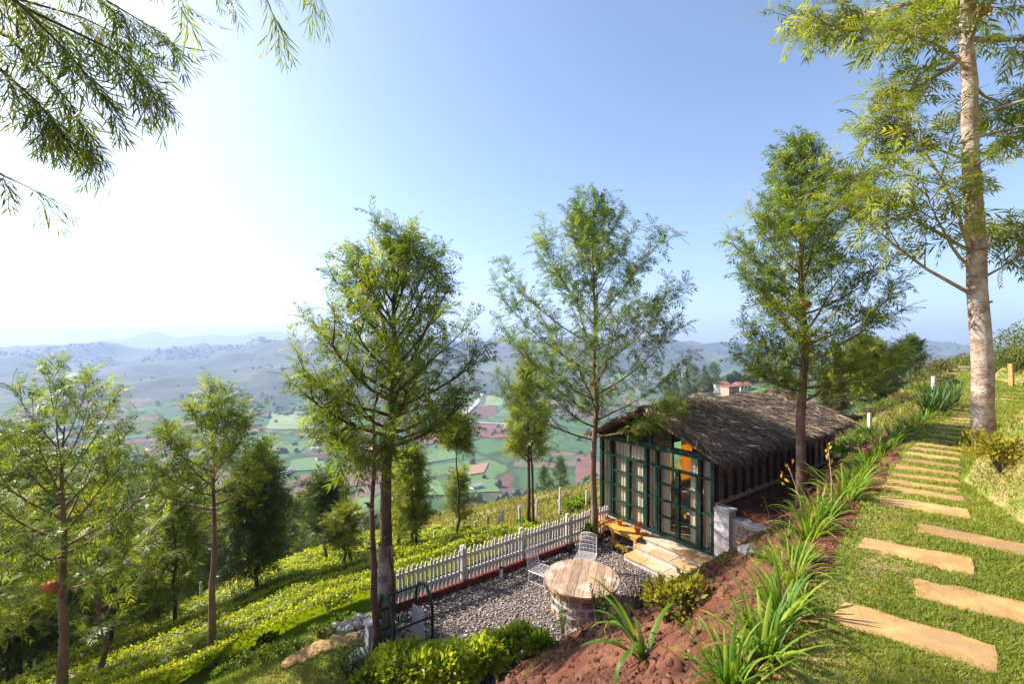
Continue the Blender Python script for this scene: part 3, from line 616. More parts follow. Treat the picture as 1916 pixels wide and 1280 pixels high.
g = np.random.default_rng(5)
STR_V = np.array([(0, -.5, 0), (0, .5, 0), (.35, .55, .03), (.35, -.45, .03), (.7, .4, .02), (.7, -.5, .025), (1, .05, -.03), (1, -.1, -.03)]); STR_F = np.array([(0, 1, 2, 3), (3, 2, 4, 5), (5, 4, 6, 7)])
def strands(n, x, q, down, lw, lift, tone):
    y, z = roof_top(x, q); sg = np.sign(q); sg[sg == 0] = 1
    org = np.stack([x, y, z + lift], -1); d = np.stack([g.normal(0, .8, n), sg * .92, -np.full(n, .40)], -1); d[:, 2] += g.normal(down, .16, n); 
    nn = np.stack([np.zeros(n), sg * .42, np.full(n, .9)], -1) + g.normal(0, .35, (n, 3))
    Ms = frames(nrm(d), nrm(nn)); Ms[:, :, 1] *= (lw / .25)[:, None] * .25
    ln = g.uniform(.14, .40, n)
    V, Fc, T = scatter(STR_V * np.array([1, .055, .6]), STR_F, org, Ms, ln, np.clip(tone + g.normal(0, .27, n), 0, 1)); return V, Fc, T
nA = 19000
row = np.floor(g.random(nA) * 17) / 17; xq = g.uniform(-.38, LEN + .40, nA); qq = np.where(g.random(nA) < .78, -1, 1) * np.clip(row + g.normal(0, .03, nA) + .012 * np.sin(xq * 5), 0, .985)
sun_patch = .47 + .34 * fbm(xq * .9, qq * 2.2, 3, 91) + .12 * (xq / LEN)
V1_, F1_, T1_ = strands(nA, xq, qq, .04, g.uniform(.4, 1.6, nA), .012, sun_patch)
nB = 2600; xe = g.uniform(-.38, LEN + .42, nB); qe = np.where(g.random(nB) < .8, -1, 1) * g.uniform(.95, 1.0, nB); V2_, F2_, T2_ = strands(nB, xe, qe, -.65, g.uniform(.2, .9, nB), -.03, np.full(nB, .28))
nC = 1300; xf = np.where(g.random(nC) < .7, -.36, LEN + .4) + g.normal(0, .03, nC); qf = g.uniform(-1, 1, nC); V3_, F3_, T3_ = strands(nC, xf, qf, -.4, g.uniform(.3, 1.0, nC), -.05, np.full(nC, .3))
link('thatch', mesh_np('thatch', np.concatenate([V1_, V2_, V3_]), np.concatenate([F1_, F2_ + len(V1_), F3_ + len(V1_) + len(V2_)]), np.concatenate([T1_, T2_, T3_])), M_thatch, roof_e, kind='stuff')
for k in range(9): MB().beam((.5 + k * .8, -.33, roof_z(-.33) - .045), (.5 + k * .8, RY, zr - .045), .05, .07).obj('rafter', M_darkwood, roof_e)
# curtains and the room
M_curt = leafmat('curtain_cloth', (.36, .22, .14), (.90, .77, .60), .25, .9, mid=(.80, .64, .47))
M_curto = leafmat('curtain_orange', (.42, .12, .01), (.60, .20, .025), .35, .9)
def curtain(y0, y1, label, x=.105, z0=.54, z1=2.70, m=M_curt, fullness=52, seed=1, axis=0, group='striped curtains behind the glass front'):
    Rn = random.Random(seed); n = int(max(8, (y1 - y0) * fullness)); V, Tn = [], []; ph = 0
    for i in range(n + 1):
        y = y0 + (y1 - y0) * i / n; ph += Rn.uniform(.7, 1.5); dx = .014 * math.sin(ph); tn = Rn.choice([.12, .55, .7, .85, .95, .6, .8])
        for z in (z0, (z0 + z1) / 2, z1): V.append((x + dx * (1.15 if z == z0 else .8), y + .006 * math.sin(z * 3 + i), z) if axis == 0 else (y, x + dx, z)); Tn.append(tn)
    Fs = [(3*i + k, 3*i + 3 + k, 3*i + 4 + k, 3*i + 1 + k) for i in range(n) for k in (0, 1)]
    o = link('curtain', mesh_np('curtain', V, np.array(Fs), Tn, smooth=True), m, None, (cx0, cy0, -5.5), TH); tag(o, label, 'curtain', group); return o
curtain(3.26, 3.55, 'narrow striped curtain at the cottage front next to the tree trunk', seed=1)
curtain(2.62, 3.17, 'closed striped curtain behind the window leaf nearest the tree trunk', seed=2)
curtain(1.98, 2.56, 'closed striped curtain behind the window leaf nearest the doors', seed=3)
curtain(1.66, 1.94, 'narrow striped curtain in the fixed light between window and doors', seed=4)
curtain(1.30, 1.60, 'striped curtain drawn aside behind the left glass door', seed=5, x=.115)
curtain(.42, .70, 'striped curtain drawn aside behind the right glass door', seed=6, x=.115)
curtain(.07, .35, 'narrow striped curtain by the white plastered pier', seed=7)
curtain(2.62, 3.35, 'wide orange curtain glowing in the room behind the glass doors', x=WID - .16, z0=.70, z1=2.3, m=M_curto, seed=8, axis=1, group='orange curtains in the room')
curtain(3.95, 4.62, 'orange curtain strip seen through the right glass door', x=WID - .16, z0=.70, z1=2.3, m=M_curto, seed=9, axis=1, group='orange curtains in the room')
bx_, by_ = st(10.1 + 1.55, 5.7 + 1.15)
bed = thing('bed', 'low wooden bed with pale mattress just inside the glass doors', 'bed', (bx_, by_, -4.98), TH)
MB().box(-.6, .9, -.75, .75, .22, .34).obj('bed_frame', M_wood, bed); MB().box(-.55, .85, -.70, .70, .345, .52).obj('mattress', M_linen, bed)
for a in (-.55, .83):
    for b_ in (-.7, .68): MB().box(a, a + .06, b_ - .0, b_ + .06, 0, .218).obj('leg', M_wood, bed)
cu = MB(); cu.lathe([(.02, 0), (.17, .03), (.21, .08), (.17, .13), (.02, .16)], 12); tag(cu.obj('cushion', M_cushion, None, (bx_ - .25, by_ - .42, -4.455), 0, True), 'round red cushion lying on the bed inside the glass doors', 'cushion')

# white pier and rubble wing wall at the front corner
pier = thing('corner_pier', 'whitewashed pier at the front corner of the cottage', 'pier', (cx0, cy0, -5.5), TH)
MB().box(-.12, .20, -.40, -.045, -.4, 1.66).obj('pier_body', M_plaster, pier); MB().box(-.145, .225, -.425, -.043, 1.664, 1.72).obj('cap', M_concrete, pier)
ww = thing('rubble_wall', 'short rubble stone wall running from the white pier into the bank', 'wall', (cx0, cy0, -5.5), TH)
MB().box(.02, .26, -1.75, -.405, -.4, 1.46).obj('mortar_core', M_mortar, ww); MB().box(-.01, .29, -1.78, -.43, 1.464, 1.53).obj('coping', M_concrete, ww)
z = .2
while z < 1.40:
    h = R.uniform(.13, .2); h = min(h, 1.455 - z); y = -1.74
    while y < -.56:
        w = R.uniform(.14, .30); w = min(w, -.485 - y); q = .012
        V = [(-.02 - R.uniform(0, .02), y + q + R.uniform(0, .015), z + q), (-.02 - R.uniform(0, .02), y + w - q, z + q + R.uniform(0, .012)), (-.02 - R.uniform(0, .02), y + w - q - R.uniform(0, .02), z + h - q), (-.02 - R.uniform(0, .02), y + q, z + h - q - R.uniform(0, .015))]
        V += [(.03, p[1], p[2]) for p in V]; MB().add(V, [(3, 2, 1, 0), (4, 5, 6, 7), (0, 1, 5, 4), (1, 2, 6, 5), (2, 3, 7, 6), (3, 0, 4, 7)], R.random()).obj('stone', M_stone, ww); y += w
    z += h
# front steps
stp = thing('stone_steps', 'three sandstone paved steps leading up to the glass doors', 'steps', (cx0, cy0, -5.5), TH)
for k in range(3):
    x1 = -.058 - .34 * k; x0 = x1 - .34 - (.0 if k < 2 else .02); zt = .46 - .15 * k
    MB().box(x0, x1 if k == 0 else x1 - .002, -.75, 1.72 + .05 * k, -.3, zt - .045).obj('step', M_concrete, stp)
    y = -.78
    while y < 1.70 + .05 * k:
        w = min(R.uniform(.42, .62), 1.76 + .05 * k - y); d_ = R.uniform(-.01, .01)
        MB().box(x0 - .03 + d_, x1 - .004, y + .008, y + w - .008, zt - .043, zt + R.uniform(0, .006), R.random()).obj('paving_tile', M_sandstep, stp); y += w
# wooden bench along the plinth
bn = thing('bench', 'long yellow wooden bench standing against the cottage plinth', 'bench', (cx0, cy0, -5.5), TH)
for k in range(3): MB().box(-.62 + .175 * k, -.62 + .175 * k + .168, 1.80, 3.52, .43, .47, R.random()).obj('seat_plank', M_wood, bn)
for y in (1.86, 2.62, 3.42):
    for x in (-.60, -.16): MB().box(x, x + .07, y, y + .07, -.02, .428).obj('leg', M_wood, bn)
MB().box(-.59, -.56, 1.935, 3.415, .34, .427).obj('apron', M_wood, bn)
# ------------------------------------------------------------------ patio things
def stz(s, t, z=-5.5): x, y = st(s, t); return (x, y, z)
tb = thing('round_table', 'big round patio table with plank top on a brick and rubble drum', 'table', stz(6.62, 6.66), TH + rad(38))
RT = .78; zt = .66; w = .168; y = -RT; k = 0
while y < RT - .01:
    y1 = min(y + w, RT); pts = []
    for yy in np.linspace(y + .004, y1 - .004, 5): pts.append((math.sqrt(max(RT * RT - yy * yy, .0)), yy))
    ring = [(a, b) for a, b in pts] + [(-a, b) for a, b in reversed(pts)]; n_ = len(ring); dz = R.uniform(0, .006)
    V = [(a, b, zt + dz) for a, b in ring] + [(a, b, zt - .035) for a, b in ring]
    MB().add(V, [tuple(range(n_)), tuple(range(2*n_ - 1, n_ - 1, -1))] + [(i, i + n_, (i+1) % n_ + n_, (i+1) % n_) for i in range(n_)], [.1, .8, .35, .95, .5, .2, .75, .45, .6, .3][k % 10]).obj('plank', M_plank, tb); y = y1; k += 1
MB().lathe([(.64, -.4), (.64, .535), (.70, .537), (.70, zt - .037)], 48).obj('mortar_core', M_mortar, tb)
nb = 46
for k in range(nb):
    a = 2 * math.pi * k / nb; c, s_ = math.cos(a), math.sin(a); hw = math.pi * .72 / nb * .86; V = []
    for r_, zz in ((.695, .535), (.722, .53), (.722, zt - .04), (.695, zt - .04)):
        V += [(r_ * c - hw * s_, r_ * s_ + hw * c, zz), (r_ * c + hw * s_, r_ * s_ - hw * c, zz)]
    MB().add(V, [(0, 2, 3, 1), (2, 4, 5, 3), (4, 6, 7, 5), (6, 0, 1, 7), (0, 6, 4, 2), (1, 3, 5, 7)], R.random()).obj('brick', M_brick, tb)
for zz, hh in ((.0, .17), (.18, .15), (.335, .19)):
    a = R.random()
    a_end = a + 2 * math.pi
    while a < a_end - .12:
        da = min(R.uniform(.24, .46), a_end - a); V = []
        for q_ in (a + .05, a + da / 2, a + da - .05):
            for r_, z_ in ((.63, zz + .022 + R.uniform(0, .02)), (.65 + R.uniform(0, .02), zz + .03), (.655 + R.uniform(0, .02), zz + hh - .035), (.63, zz + hh - .022)): V.append((r_ * math.cos(q_), r_ * math.sin(q_), z_))
        MB().add(V, [(0, 4, 5, 1), (1, 5, 6, 2), (2, 6, 7, 3), (4, 8, 9, 5), (5, 9, 10, 6), (6, 10, 11, 7), (0, 1, 2, 3), (11, 10, 9, 8)], R.random()).obj('stone', M_stone, tb); a += da

def wire_chair(s, t, yaw, label):
    ch = thing('wire_chair', label, 'chair', stz(s, t), yaw, 'white wire chairs on the gravel')
    b = MB()
    def P(u_, v_): return (-.20 - .10 * v_, (u_ - .5) * .44 * (1 - .12 * v_), .43 + .46 * v_ - .05 * (2 * u_ - 1) ** 2 * v_)
    for k in range(13): b.tube([P(k / 12, v_ / 4) for v_ in range(5)], .0032 if 0 < k < 12 else .008, 4)
    for v_ in (0, .2, .4, .6, .8, 1): b.tube([P(u_ / 6, v_) for u_ in range(7)], .0045 if v_ < 1 else .009, 4)
    b.obj('backrest', M_wire, ch)
    b = MB()
    def Q(u_, v_): return (-.20 + .44 * v_, (u_ - .5) * .46, .43 - .03 * math.sin(v_ * 3.1) * math.sin(u_ * 3.1))
    for k in range(13): b.tube([Q(k / 12, v_ / 5) for v_ in range(6)], .0032 if 0 < k < 12 else .008, 4)
    for k in range(11): b.tube([Q(u_ / 6, k / 10) for u_ in range(7)], .0045 if 0 < k < 10 else .009, 4)
    b.obj('seat', M_wire, ch)
    for x, y in ((-.18, -.2), (-.18, .2), (.21, -.2), (.21, .2)): MB().tube([(x, y, .425), (x * 1.25, y * 1.15, -.01)], .009, 6).obj('leg', M_wire, ch)
    MB().tube([(-.2, -.21, .2), (.23, -.21, .2), (.23, .21, .2), (-.2, .21, .2), (-.2, -.21, .2)], .006, 4).obj('stretcher', M_wire, ch)
wire_chair(6.42, 7.75, TH + rad(-75), 'white wire chair turned sideways between fence and round table')
wire_chair(7.72, 7.62, TH + rad(-148), 'white wire chair behind the round table near the slim tree')

# picket fence
fe = thing('picket_fence', 'white picket fence on a red kerb along the patio edge', 'fence', stz(0, 8.9), TH)
s0, s1 = 3.05, 9.98
MB().box(s0, s1, -.08, .10, -.5, .12).obj('kerb', M_kerb, fe)
pk = None; s_ = s0 + .05; k = 0
def picket_mesh(w, h, th=.02):
    b = MB(); V = [(-w/2, 0, 0), (w/2, 0, 0), (w/2, 0, h - .05), (w*.22, 0, h - .008), (0, 0, h), (-w*.22, 0, h - .008), (-w/2, 0, h - .05)]
    return b.add(V + [(a, th, c) for a, _, c in V], [tuple(range(7)), tuple(range(13, 6, -1))] + [(i, i + 7, (i+1) % 7 + 7, (i+1) % 7) for i in range(7)])
pmesh = picket_mesh(.054, .74).mesh('picket'); pmesh.materials.append(M_white)
while s_ < s1 - .03:
    o = link('picket', pmesh, None, fe, (s_, -.034 + R.uniform(-.003, .003), .14)); o.rotation_euler = (0, R.gauss(0, .022), 0); o.scale = (1, 1, R.uniform(.93, 1.03)); s_ += .101
for zz in (.30, .66): MB().box(s0, s1, -.012, .024, zz, zz + .06).obj('rail', M_white, fe)
for s_ in (s0, 5.05, 6.75, 8.35): 
    MB().box(s_ - .05, s_ + .05, .027, .09, .132, .90).obj('post', M_white, fe)
def lamp(s, t, label):
    l_ = thing('garden_light', label, 'light', stz(s, t), TH); MB().lathe([(.05, -.01), (.05, .02), (.042, .025), (.042, .20)], 14).obj('body', M_wire, l_, smooth=False); MB().lathe([(.055, .202), (.055, .215), (.02, .24)], 14).obj('cap', M_black, l_)
lamp(5.98, 8.72, 'small white cylinder light at the foot of the picket fence')

def pot(kind, loc, r, h, label, leaf, plant='bush', n=40, ll=.06, ph=.16, rim_m=None, tone=.5, seed=1, cat='potted plant', group=None):
    p = thing(kind, label, cat, loc, 0, group); m = rim_m or M_terra
    MB().lathe([(r * .68, 0), (r * .95, h * .82), (r * 1.08, h * .83), (r * 1.08, h), (r * .9, h), (r * .88, h * .9)], 16).obj('pot', m, p)
    if plant == 'strap': link('leaves', strap_mesh(seed, n, ph * 1.5, .022, 1.0, .5, tone, 5), leaf, p, (0, 0, h * .9))
    else:
        V, Fc, T, sm = bush_np(seed, r * 1.5, r * 1.5, ph, n, ll, tone); link('leaves', mesh_np('leaves', V, Fc, T), leaf, p, (0, 0, h * .85))
    return p
def cl(x, y, z): a, b = st(10.1 + x, 5.7 + y); return (a, b, -5.5 + z)
pot('flower_pot', cl(-.30, 3.28, .472), .07, .12, 'small terracotta pot on the bench end beside the trunk', L_red, n=14, ph=.06, ll=.05, seed=3)
pot('flower_pot', cl(-.34, 2.63, .472), .085, .14, 'terracotta pot with a spiky green succulent on the bench', L_pale, 'strap', 18, ph=.12, seed=4)
pot('flower_pot', cl(-.36, 1.98, .472), .085, .14, 'terracotta pot with pink-red leaves on the bench end by the steps', L_red, n=70, ph=.2, ll=.085, seed=5, tone=.6)
pot('flower_pot', cl(-.80, 2.95, -.0), .09, .15, 'black pot with yellow-green plant below the bench', L_yellow, n=60, ph=.22, ll=.075, rim_m=M_black, seed=6, tone=.55)
pot('flower_pot', cl(-.84, 2.36, -.0), .06, .11, 'small black pot with red leaves under the bench front', L_red, n=30, ph=.14, ll=.06, rim_m=M_black, seed=7)
pot('flower_pot', cl(-.90, 2.16, -.0), .065, .13, 'black pot with yellow-orange leaves between two others', L_yellow, n=34, ph=.14, ll=.06, rim_m=M_black, seed=8, tone=.8)
pot('flower_pot', cl(-.92, 1.98, -.0), .075, .16, 'black pot with yellow leaves closest to the steps', L_yellow, n=40, ph=.14, ll=.065, rim_m=M_black, seed=9, tone=.8)
pot('flower_pot', stz(8.85, 8.68), .10, .18, 'black pot with broad dark leaves between fence and slim tree', L_bush, n=60, ph=.5, ll=.16, rim_m=M_black, seed=10, tone=.25)
pot('flower_pot', stz(8.15, 8.70), .09, .16, 'empty-looking dark pot with a few sprigs at the fence foot', L_oakdark, n=8, ph=.1, ll=.05, rim_m=M_black, seed=11)
pot('flower_pot', stz(8.42, 8.62), .07, .18, 'slim grey pot beside the dark pot at the fence foot', L_oakdark, n=8, ph=.12, ll=.05, rim_m=M_concrete, seed=12)

# garden arch, gate board and pillars at the patio entrance
ar = thing('garden_arch', 'dark green metal garden arch with climbing stems at the patio entrance', 'arch', stz(3.15, 7.62, -5.5), TH)
def hoop(x, y0, y1, h):
    n_ = 14; P = [(x, y0, -.1), (x, y0, h * .55)]
    for i in range(n_ + 1): a = math.pi * i / n_; P.append((x, (y0 + y1) / 2 - (y1 - y0) / 2 * math.cos(a), h * .62 + h * .38 * math.sin(a)))
    return P + [(x, y1, h * .55), (x, y1, -.1)]
for x in (-.36, .36): MB().tube(hoop(x, -.30, .42, 1.06), .028, 8).obj('hoop', M_green, ar, smooth=True)
for y, zz in ((-.30, .25), (-.30, .62), (.42, .25), (.42, .62), (.06, 1.06)): MB().tube([(-.36, y, zz), (.36, y, zz)], .02, 6).obj('rung', M_green, ar)
for x in (-.18, 0, .18): MB().tube([(x, .42, .25), (x, .42, .62)], .01, 5).obj('bar', M_green, ar)
vn = MB()
for k in range(4):
    P = []; a = R.random() * 6
    for i in range(16): q = i / 15; P.append((-.36 + .03 * math.cos(a + q * 18), .42 + .03 * math.sin(a + q * 18) - .12 * q * k / 3, q * (.75 + .1 * k)))
    vn.tube(P, .007, 4)
vn.obj('vine', M_bark_dark, ar)
gq = np.random.default_rng(3); nvl = 170; qv = gq.random(nvl); V, Fc, T = scatter(LEAF_V, LEAF_F, np.stack([-.36 + gq.normal(0, .06, nvl), .40 + gq.normal(0, .06, nvl), qv * .9], -1), frames(nrm(gq.normal(0, 1, (nvl, 3))), nrm(gq.normal(0, .4, (nvl, 3)) + [0, 0, 1])), gq.uniform(.03, .06, nvl), gq.random(nvl) * .6)
link('vine_leaves', mesh_np('vine_leaves', V, Fc, T), L_bush, ar)
gt_ = thing('gate', 'low white board gate standing open inside the green arch', 'gate', stz(3.42, 7.72, -5.5), TH + rad(12))
for k in range(4): MB().box(-.02, .005, -.17 + k * .088, -.17 + k * .088 + .083, .05, .62, R.random()).obj('board', M_white, gt_)
for zz in (.14, .48): MB().box(.0055, .03, -.17, .175, zz, zz + .06).obj('rail', M_white, gt_)
def pillar(s, t, w, h, label, zb=-5.55):
    p = thing('gate_pillar', label, 'pillar', stz(s, t, zb), TH); MB().box(-w/2, w/2, -w/2, w/2, -.5, h).obj('shaft', M_plaster, p); MB().box(-w/2 - .025, w/2 + .025, -w/2 - .025, w/2 + .025, h + .002, h + .05).obj('cap', M_concrete, p)
pillar(2.62, 7.95, .20, .55, 'white plastered pillar beside the green arch behind the trunks')
pillar(2.25, 7.62, .20, .28, 'lower white pillar left of the twin trunks')

# concrete posts with wire beyond the fence, and along the wood at the foot of the tea
def cpost(u, v, h, label, group, tilt=0.0, w=.075):
    x, y, z = at(u, v); o = MB().box(-w/2, w/2, -w/2, w/2, -.3, h).obj('fence_post', M_plaster, None, (x, y, z), R.random()); o.rotation_euler = (R.gauss(0, .03), tilt + R.gauss(0, .03), R.random()); tag(o, label, 'post', group); return o
gl1 = 'pale concrete post in the wire fence line beyond the picket fence'
for u, v, h in ((812, 1030, .8), (846, 1018, .75), (868, 1008, .7), (888, 1003, .6), (914, 1000, .75), (973, 985, .85), (1003, 975, .9), (774, 1035, .7), (745, 1040, .7)): cpost(u, v, h, gl1, 'concrete posts beyond the picket fence')
cpost(1047, 965, 1.25, 'tallest concrete post behind the picket fence near the cottage', None); cpost(1097, 950, .8, 'concrete post half hidden behind the slim tree trunk', None)
cpost(941, 1000, .95, 'concrete post with a leaning brace beyond the picket fence', None); cpost(925, 1003, 1.0, 'short leaning brace of the wire fence post', None, .7)
for u, v in ((182, 1205), (240, 1194), (336, 1155), (375, 1146), (405, 1135), (446, 1118)): cpost(u, v, 1.1, 'pale concrete post in the wire fence at the lower tea edge', 'concrete posts along the lower tea edge')
cpost(280, 1187, 1.5, 'leaning brace post at the lower tea edge', None, .75)
cpost(1628, 815, .95, 'white concrete post among strap leaves behind the cottage', None, w=.11); cpost(1747, 748, .95, 'white concrete post at the far end of the strap-leaf border', None, w=.12)
x, y, z = at(1893, 724); o = MB().box(-.07, .07, -.07, .07, -.3, 1.05).obj('timber_post', M_post, None, (x, y, z), .4); o.rotation_euler = (0, -.08, .3); tag(o, 'orange timber post standing beyond the big tree trunk', 'post')
x, y, z = at(1402, 1032); gq = np.random.default_rng(8)
def rock_mesh(seed, rx, ry, rz):
    g_ = np.random.default_rng(seed); b = MB(); b.lathe([(.05, -1), (.8, -.8), (1, -.2), (.9, .45), (.5, .85), (.05, 1)], 9); V = np.array(b.v) * (1 + g_.normal(0, .10, (len(b.v), 1))) * [rx, ry, rz]; b.v = [tuple(p) for p in V]; return b
tag(rock_mesh(2, .17, .12, .05).obj('boulder', M_rock, None, (x, y, z + .02), .6), 'flat grey rock lying on the red bank below the pier', 'rock')
# ------------------------------------------------------------------ stepping stones in the lawn
SLABS = []
def slab_from(P4, th=.016):
    """four ground corners (x, y) in order; uneven, slightly rounded slab"""
    c = np.array([[p[0], p[1]] for p in P4]); pts = []
    for i in range(4):
        a, b = c[i], c[(i + 1) % 4]
        for q in np.linspace(.04, .96, 6 if i % 2 == 0 else 3): w_ = a + (b - a) * q; nd = np.array([b[1]-a[1], a[0]-b[0]]); pts.append(w_ + nd / (np.linalg.norm(nd) + 1e-9) * R.gauss(0, .011))
    SLABS.append(c); n_ = len(pts); cz = [gz(p[0], p[1]) for p in pts]; m_ = np.mean(pts, 0)
    A = np.c_[np.array(pts), np.ones(n_)]; co = np.linalg.lstsq(A, np.array(cz), rcond=None)[0]
    zt_ = [co[0]*p[0] + co[1]*p[1] + co[2] + th for p in pts]
    ins = [m_ + (p - m_) * .975 for p in pts]
    V = [(p[0], p[1], z - .008) for p, z in zip(pts, zt_)] + [(p[0], p[1], z) for p, z in zip(ins, zt_)] + [(p[0], p[1], z - .12) for p, z in zip(pts, zt_)]
    Fs = [tuple(range(n_, 2*n_))] + [(i, (i+1) % n_, (i+1) % n_ + n_, i + n_) for i in range(n_)] + [(i + 2*n_, (i+1) % n_ + 2*n_, (i+1) % n_, i) for i in range(n_)]
    return MB().add(V, Fs, R.random()).obj('stepping_stone', M_sand, GOBJ['lawn'])
def G(u, v): return at(u, v, 1.2, 80, 3000)
slab_from([G(1554, 1167), G(1871, 1267), G(1865, 1213), G(1576, 1127)])
slab_from([G(1715, 1121), G(1950, 1182), G(1950, 1137), G(1710, 1087)])
slab_from([G(1606, 1028), G(1829, 1083), G(1822, 1049), G(1609, 1008)])
slab_from([G(1716, 997), G(1960, 1053), G(1960, 1030), G(1719, 982)])
slab_from([G(1645, 945), G(1819, 974), G(1811, 955), G(1646, 930)])
def slab_line(ul, vl, ur, vr, d):
    a, b = np.array(G(ul, vl)[:2]), np.array(G(ur, vr)[:2]); e = b - a; nn = np.array([-e[1], e[0]]) / np.linalg.norm(e) * d * .68
    slab_from([a - nn, b - nn, b + nn, a + nn])
for a in [(1652, 914, 1806, 937, .17), (1661, 902, 1797, 921, .15), (1668, 889, 1796, 905, .17), (1676, 875, 1796, 891, .18), (1687, 861, 1798, 876, .19), (1694, 849, 1798, 863, .19),
          (1704, 839, 1801, 852, .18), (1714, 831, 1805, 843, .18), (1727, 823, 1815, 833, .19), (1736, 815, 1804, 821, .2), (1742, 808, 1813, 814, .2), (1750, 801, 1826, 808, .22), (1761, 794, 1829, 800, .22),
          (1768, 789, 1830, 794, .25), (1778, 784, 1832, 788, .25), (1787, 779, 1834, 782, .28), (1793, 773, 1838, 776, .3), (1804, 768, 1842, 770, .35), (1815, 763, 1848, 765, .35),
          (1867, 754, 1892, 755, .4), (1868, 748, 1898, 749, .45), (1868, 742, 1906, 743, .45), (1895, 737, 1940, 738, .5)]: slab_line(*a)
def in_slabs(x, y, pad=0.0):
    m_ = np.zeros(len(x), bool)
    for c in SLABS:
        sg = np.ones(len(x), bool); ar_ = np.cross(c[1] - c[0], c[2] - c[1])
        for i in range(4): a, b = c[i], c[(i+1) % 4]; L_ = np.hypot(*(b - a)); sg &= ((b[0]-a[0])*(y - a[1]) - (b[1]-a[1])*(x - a[0])) * np.sign(ar_) / L_ > pad
        m_ |= sg
    return m_
# ------------------------------------------------------------------ grass, gravel, clods, tea
def polar(g_, n, u0, u1, r0, r1):
    u = g_.uniform(u0, u1, n); Y = r0 * (r1 / r0) ** g_.random(n); return (u - 958) / F * Y, Y
g1 = np.random.default_rng(101)
x, y = polar(g1, 330000, 1380, 2050, 2.3, 26); s_, t_ = to_st(x, y); edge = lawn_edge(s_) + .22 * fbm(x * 1.5, y * 1.5, 4, 61)
bare = fbm(x * 1.4 + 4, y * 1.4, 3, 88); mnd = sstep(.05, .4, mound_foot(s_) - t_) * (s_ < 14)
keep = (t_ < edge + .03) & ~in_slabs(x, y, .012 - .05 * (g1.random(len(x)) < .25) + .03 * (g1.random(len(x)) < .1)) & (g1.random(len(x)) > .85 * sstep(.25, .7, bare)) & ~((mnd > .3) & (g1.random(len(x)) < np.where(bare > .05, .85, .12))) & ~((edge - t_ < .35) & (g1.random(len(x)) < .45))
x, y = x[keep], y[keep]; z = H(x, y); rr_ = np.hypot(x, y)
tone = .50 + .26 * fbm(x * .8, y * .8, 3, 71) + .16 * fbm(x * 5, y * 5, 2, 72) + .10 * np.exp(-np.maximum(edge[keep] - t_[keep], 0) / .4)
V, Fc, T = blades_np(x, y, z, .026 + .0016 * rr_, .0021 * rr_, g1, tone, .65)
link('grass', mesh_np('grass', V, Fc, T), L_grass, kind='stuff')
# rough grass over the hillside beyond the fence and behind the cottage
g2 = np.random.default_rng(102)
x, y = polar(g2, 150000, 640, 1960, 9, 75); s_, t_ = to_st(x, y)
k1 = (t_ > 9.3) & ((s_ > 8.5 + g2.normal(0, .8, len(x))) | (t_ > slope_edge(s_) + 1)); k2 = (s_ > 18.8) & (t_ > lawn_edge(s_) + .1)
patch = fbm(x * .25, y * .25, 3, 44); keep = (k1 | k2) & ~((s_ > 9.6) & (s_ < 18.6) & (t_ < 9.6)) & (g2.random(len(x)) < .55 + .5 * patch)
x, y = x[keep], y[keep]; z = H(x, y); rr_ = np.hypot(x, y)
V, Fc, T = blades_np(x, y, z, .12 + .004 * rr_, .0034 * rr_, g2, .5 + .4 * fbm(x * .18, y * .18, 3, 45), .5)
link('hillside_grass', mesh_np('hillside_grass', V, Fc, T), L_straw, kind='stuff')
# weeds over the garden strip left of the patio
g3 = np.random.default_rng(103)
x, y = polar(g3, 42000, 380, 800, 5.5, 11); s_, t_ = to_st(x, y); keep = (s_ < 2.6) & (t_ > 6.2) & (t_ < 10.2) & (fbm(x * 1.2, y * 1.2, 3, 46) < .30)
x, y = x[keep], y[keep]; V, Fc, T = blades_np(x, y, H(x, y), .07, .014, g3, .35 + .3 * fbm(x, y, 3, 47), .5); link('weeds', mesh_np('weeds', V, Fc, T), L_grass, kind='stuff')
# pebbles
OCT_V = np.array([(1, 0, 0), (0, 1, 0), (-1, 0, 0), (0, -1, 0), (0, 0, .6), (0, 0, -.6)]); OCT_F = np.array([(0, 1, 4), (1, 2, 4), (2, 3, 4), (3, 0, 4), (1, 0, 5), (2, 1, 5), (3, 2, 5), (0, 3, 5)])
M_peb = leafmat('pebble', (.06, .046, .042), (.68, .57, .48), 0.0, .7, mid=(.225, .182, .165))
g4 = np.random.default_rng(104); n_ = 21000; s_ = g4.uniform(2.3, 10.05, n_); t_ = g4.uniform(5.9, 8.85, n_); x, y = st(s_, t_); z = H(x, y); keep = z < -5.38; x, y, z = x[keep], y[keep], z[keep]; n_ = len(x)
Mx = frames(nrm(g4.normal(0, 1, (n_, 3)) * [1, 1, .25]), nrm(g4.normal(0, .3, (n_, 3)) + [0, 0, 1])); Mx[:, :, 1] *= g4.uniform(.6, 1, (n_, 1))
V, Fc, T = scatter(OCT_V, OCT_F, np.stack([x, y, z + .008], -1), Mx, g4.gamma(5, .0042, n_), np.clip(g4.normal(.46, .24, n_), 0, 1)); link('gravel', mesh_np('gravel', V, Fc, T), M_peb, kind='stuff')
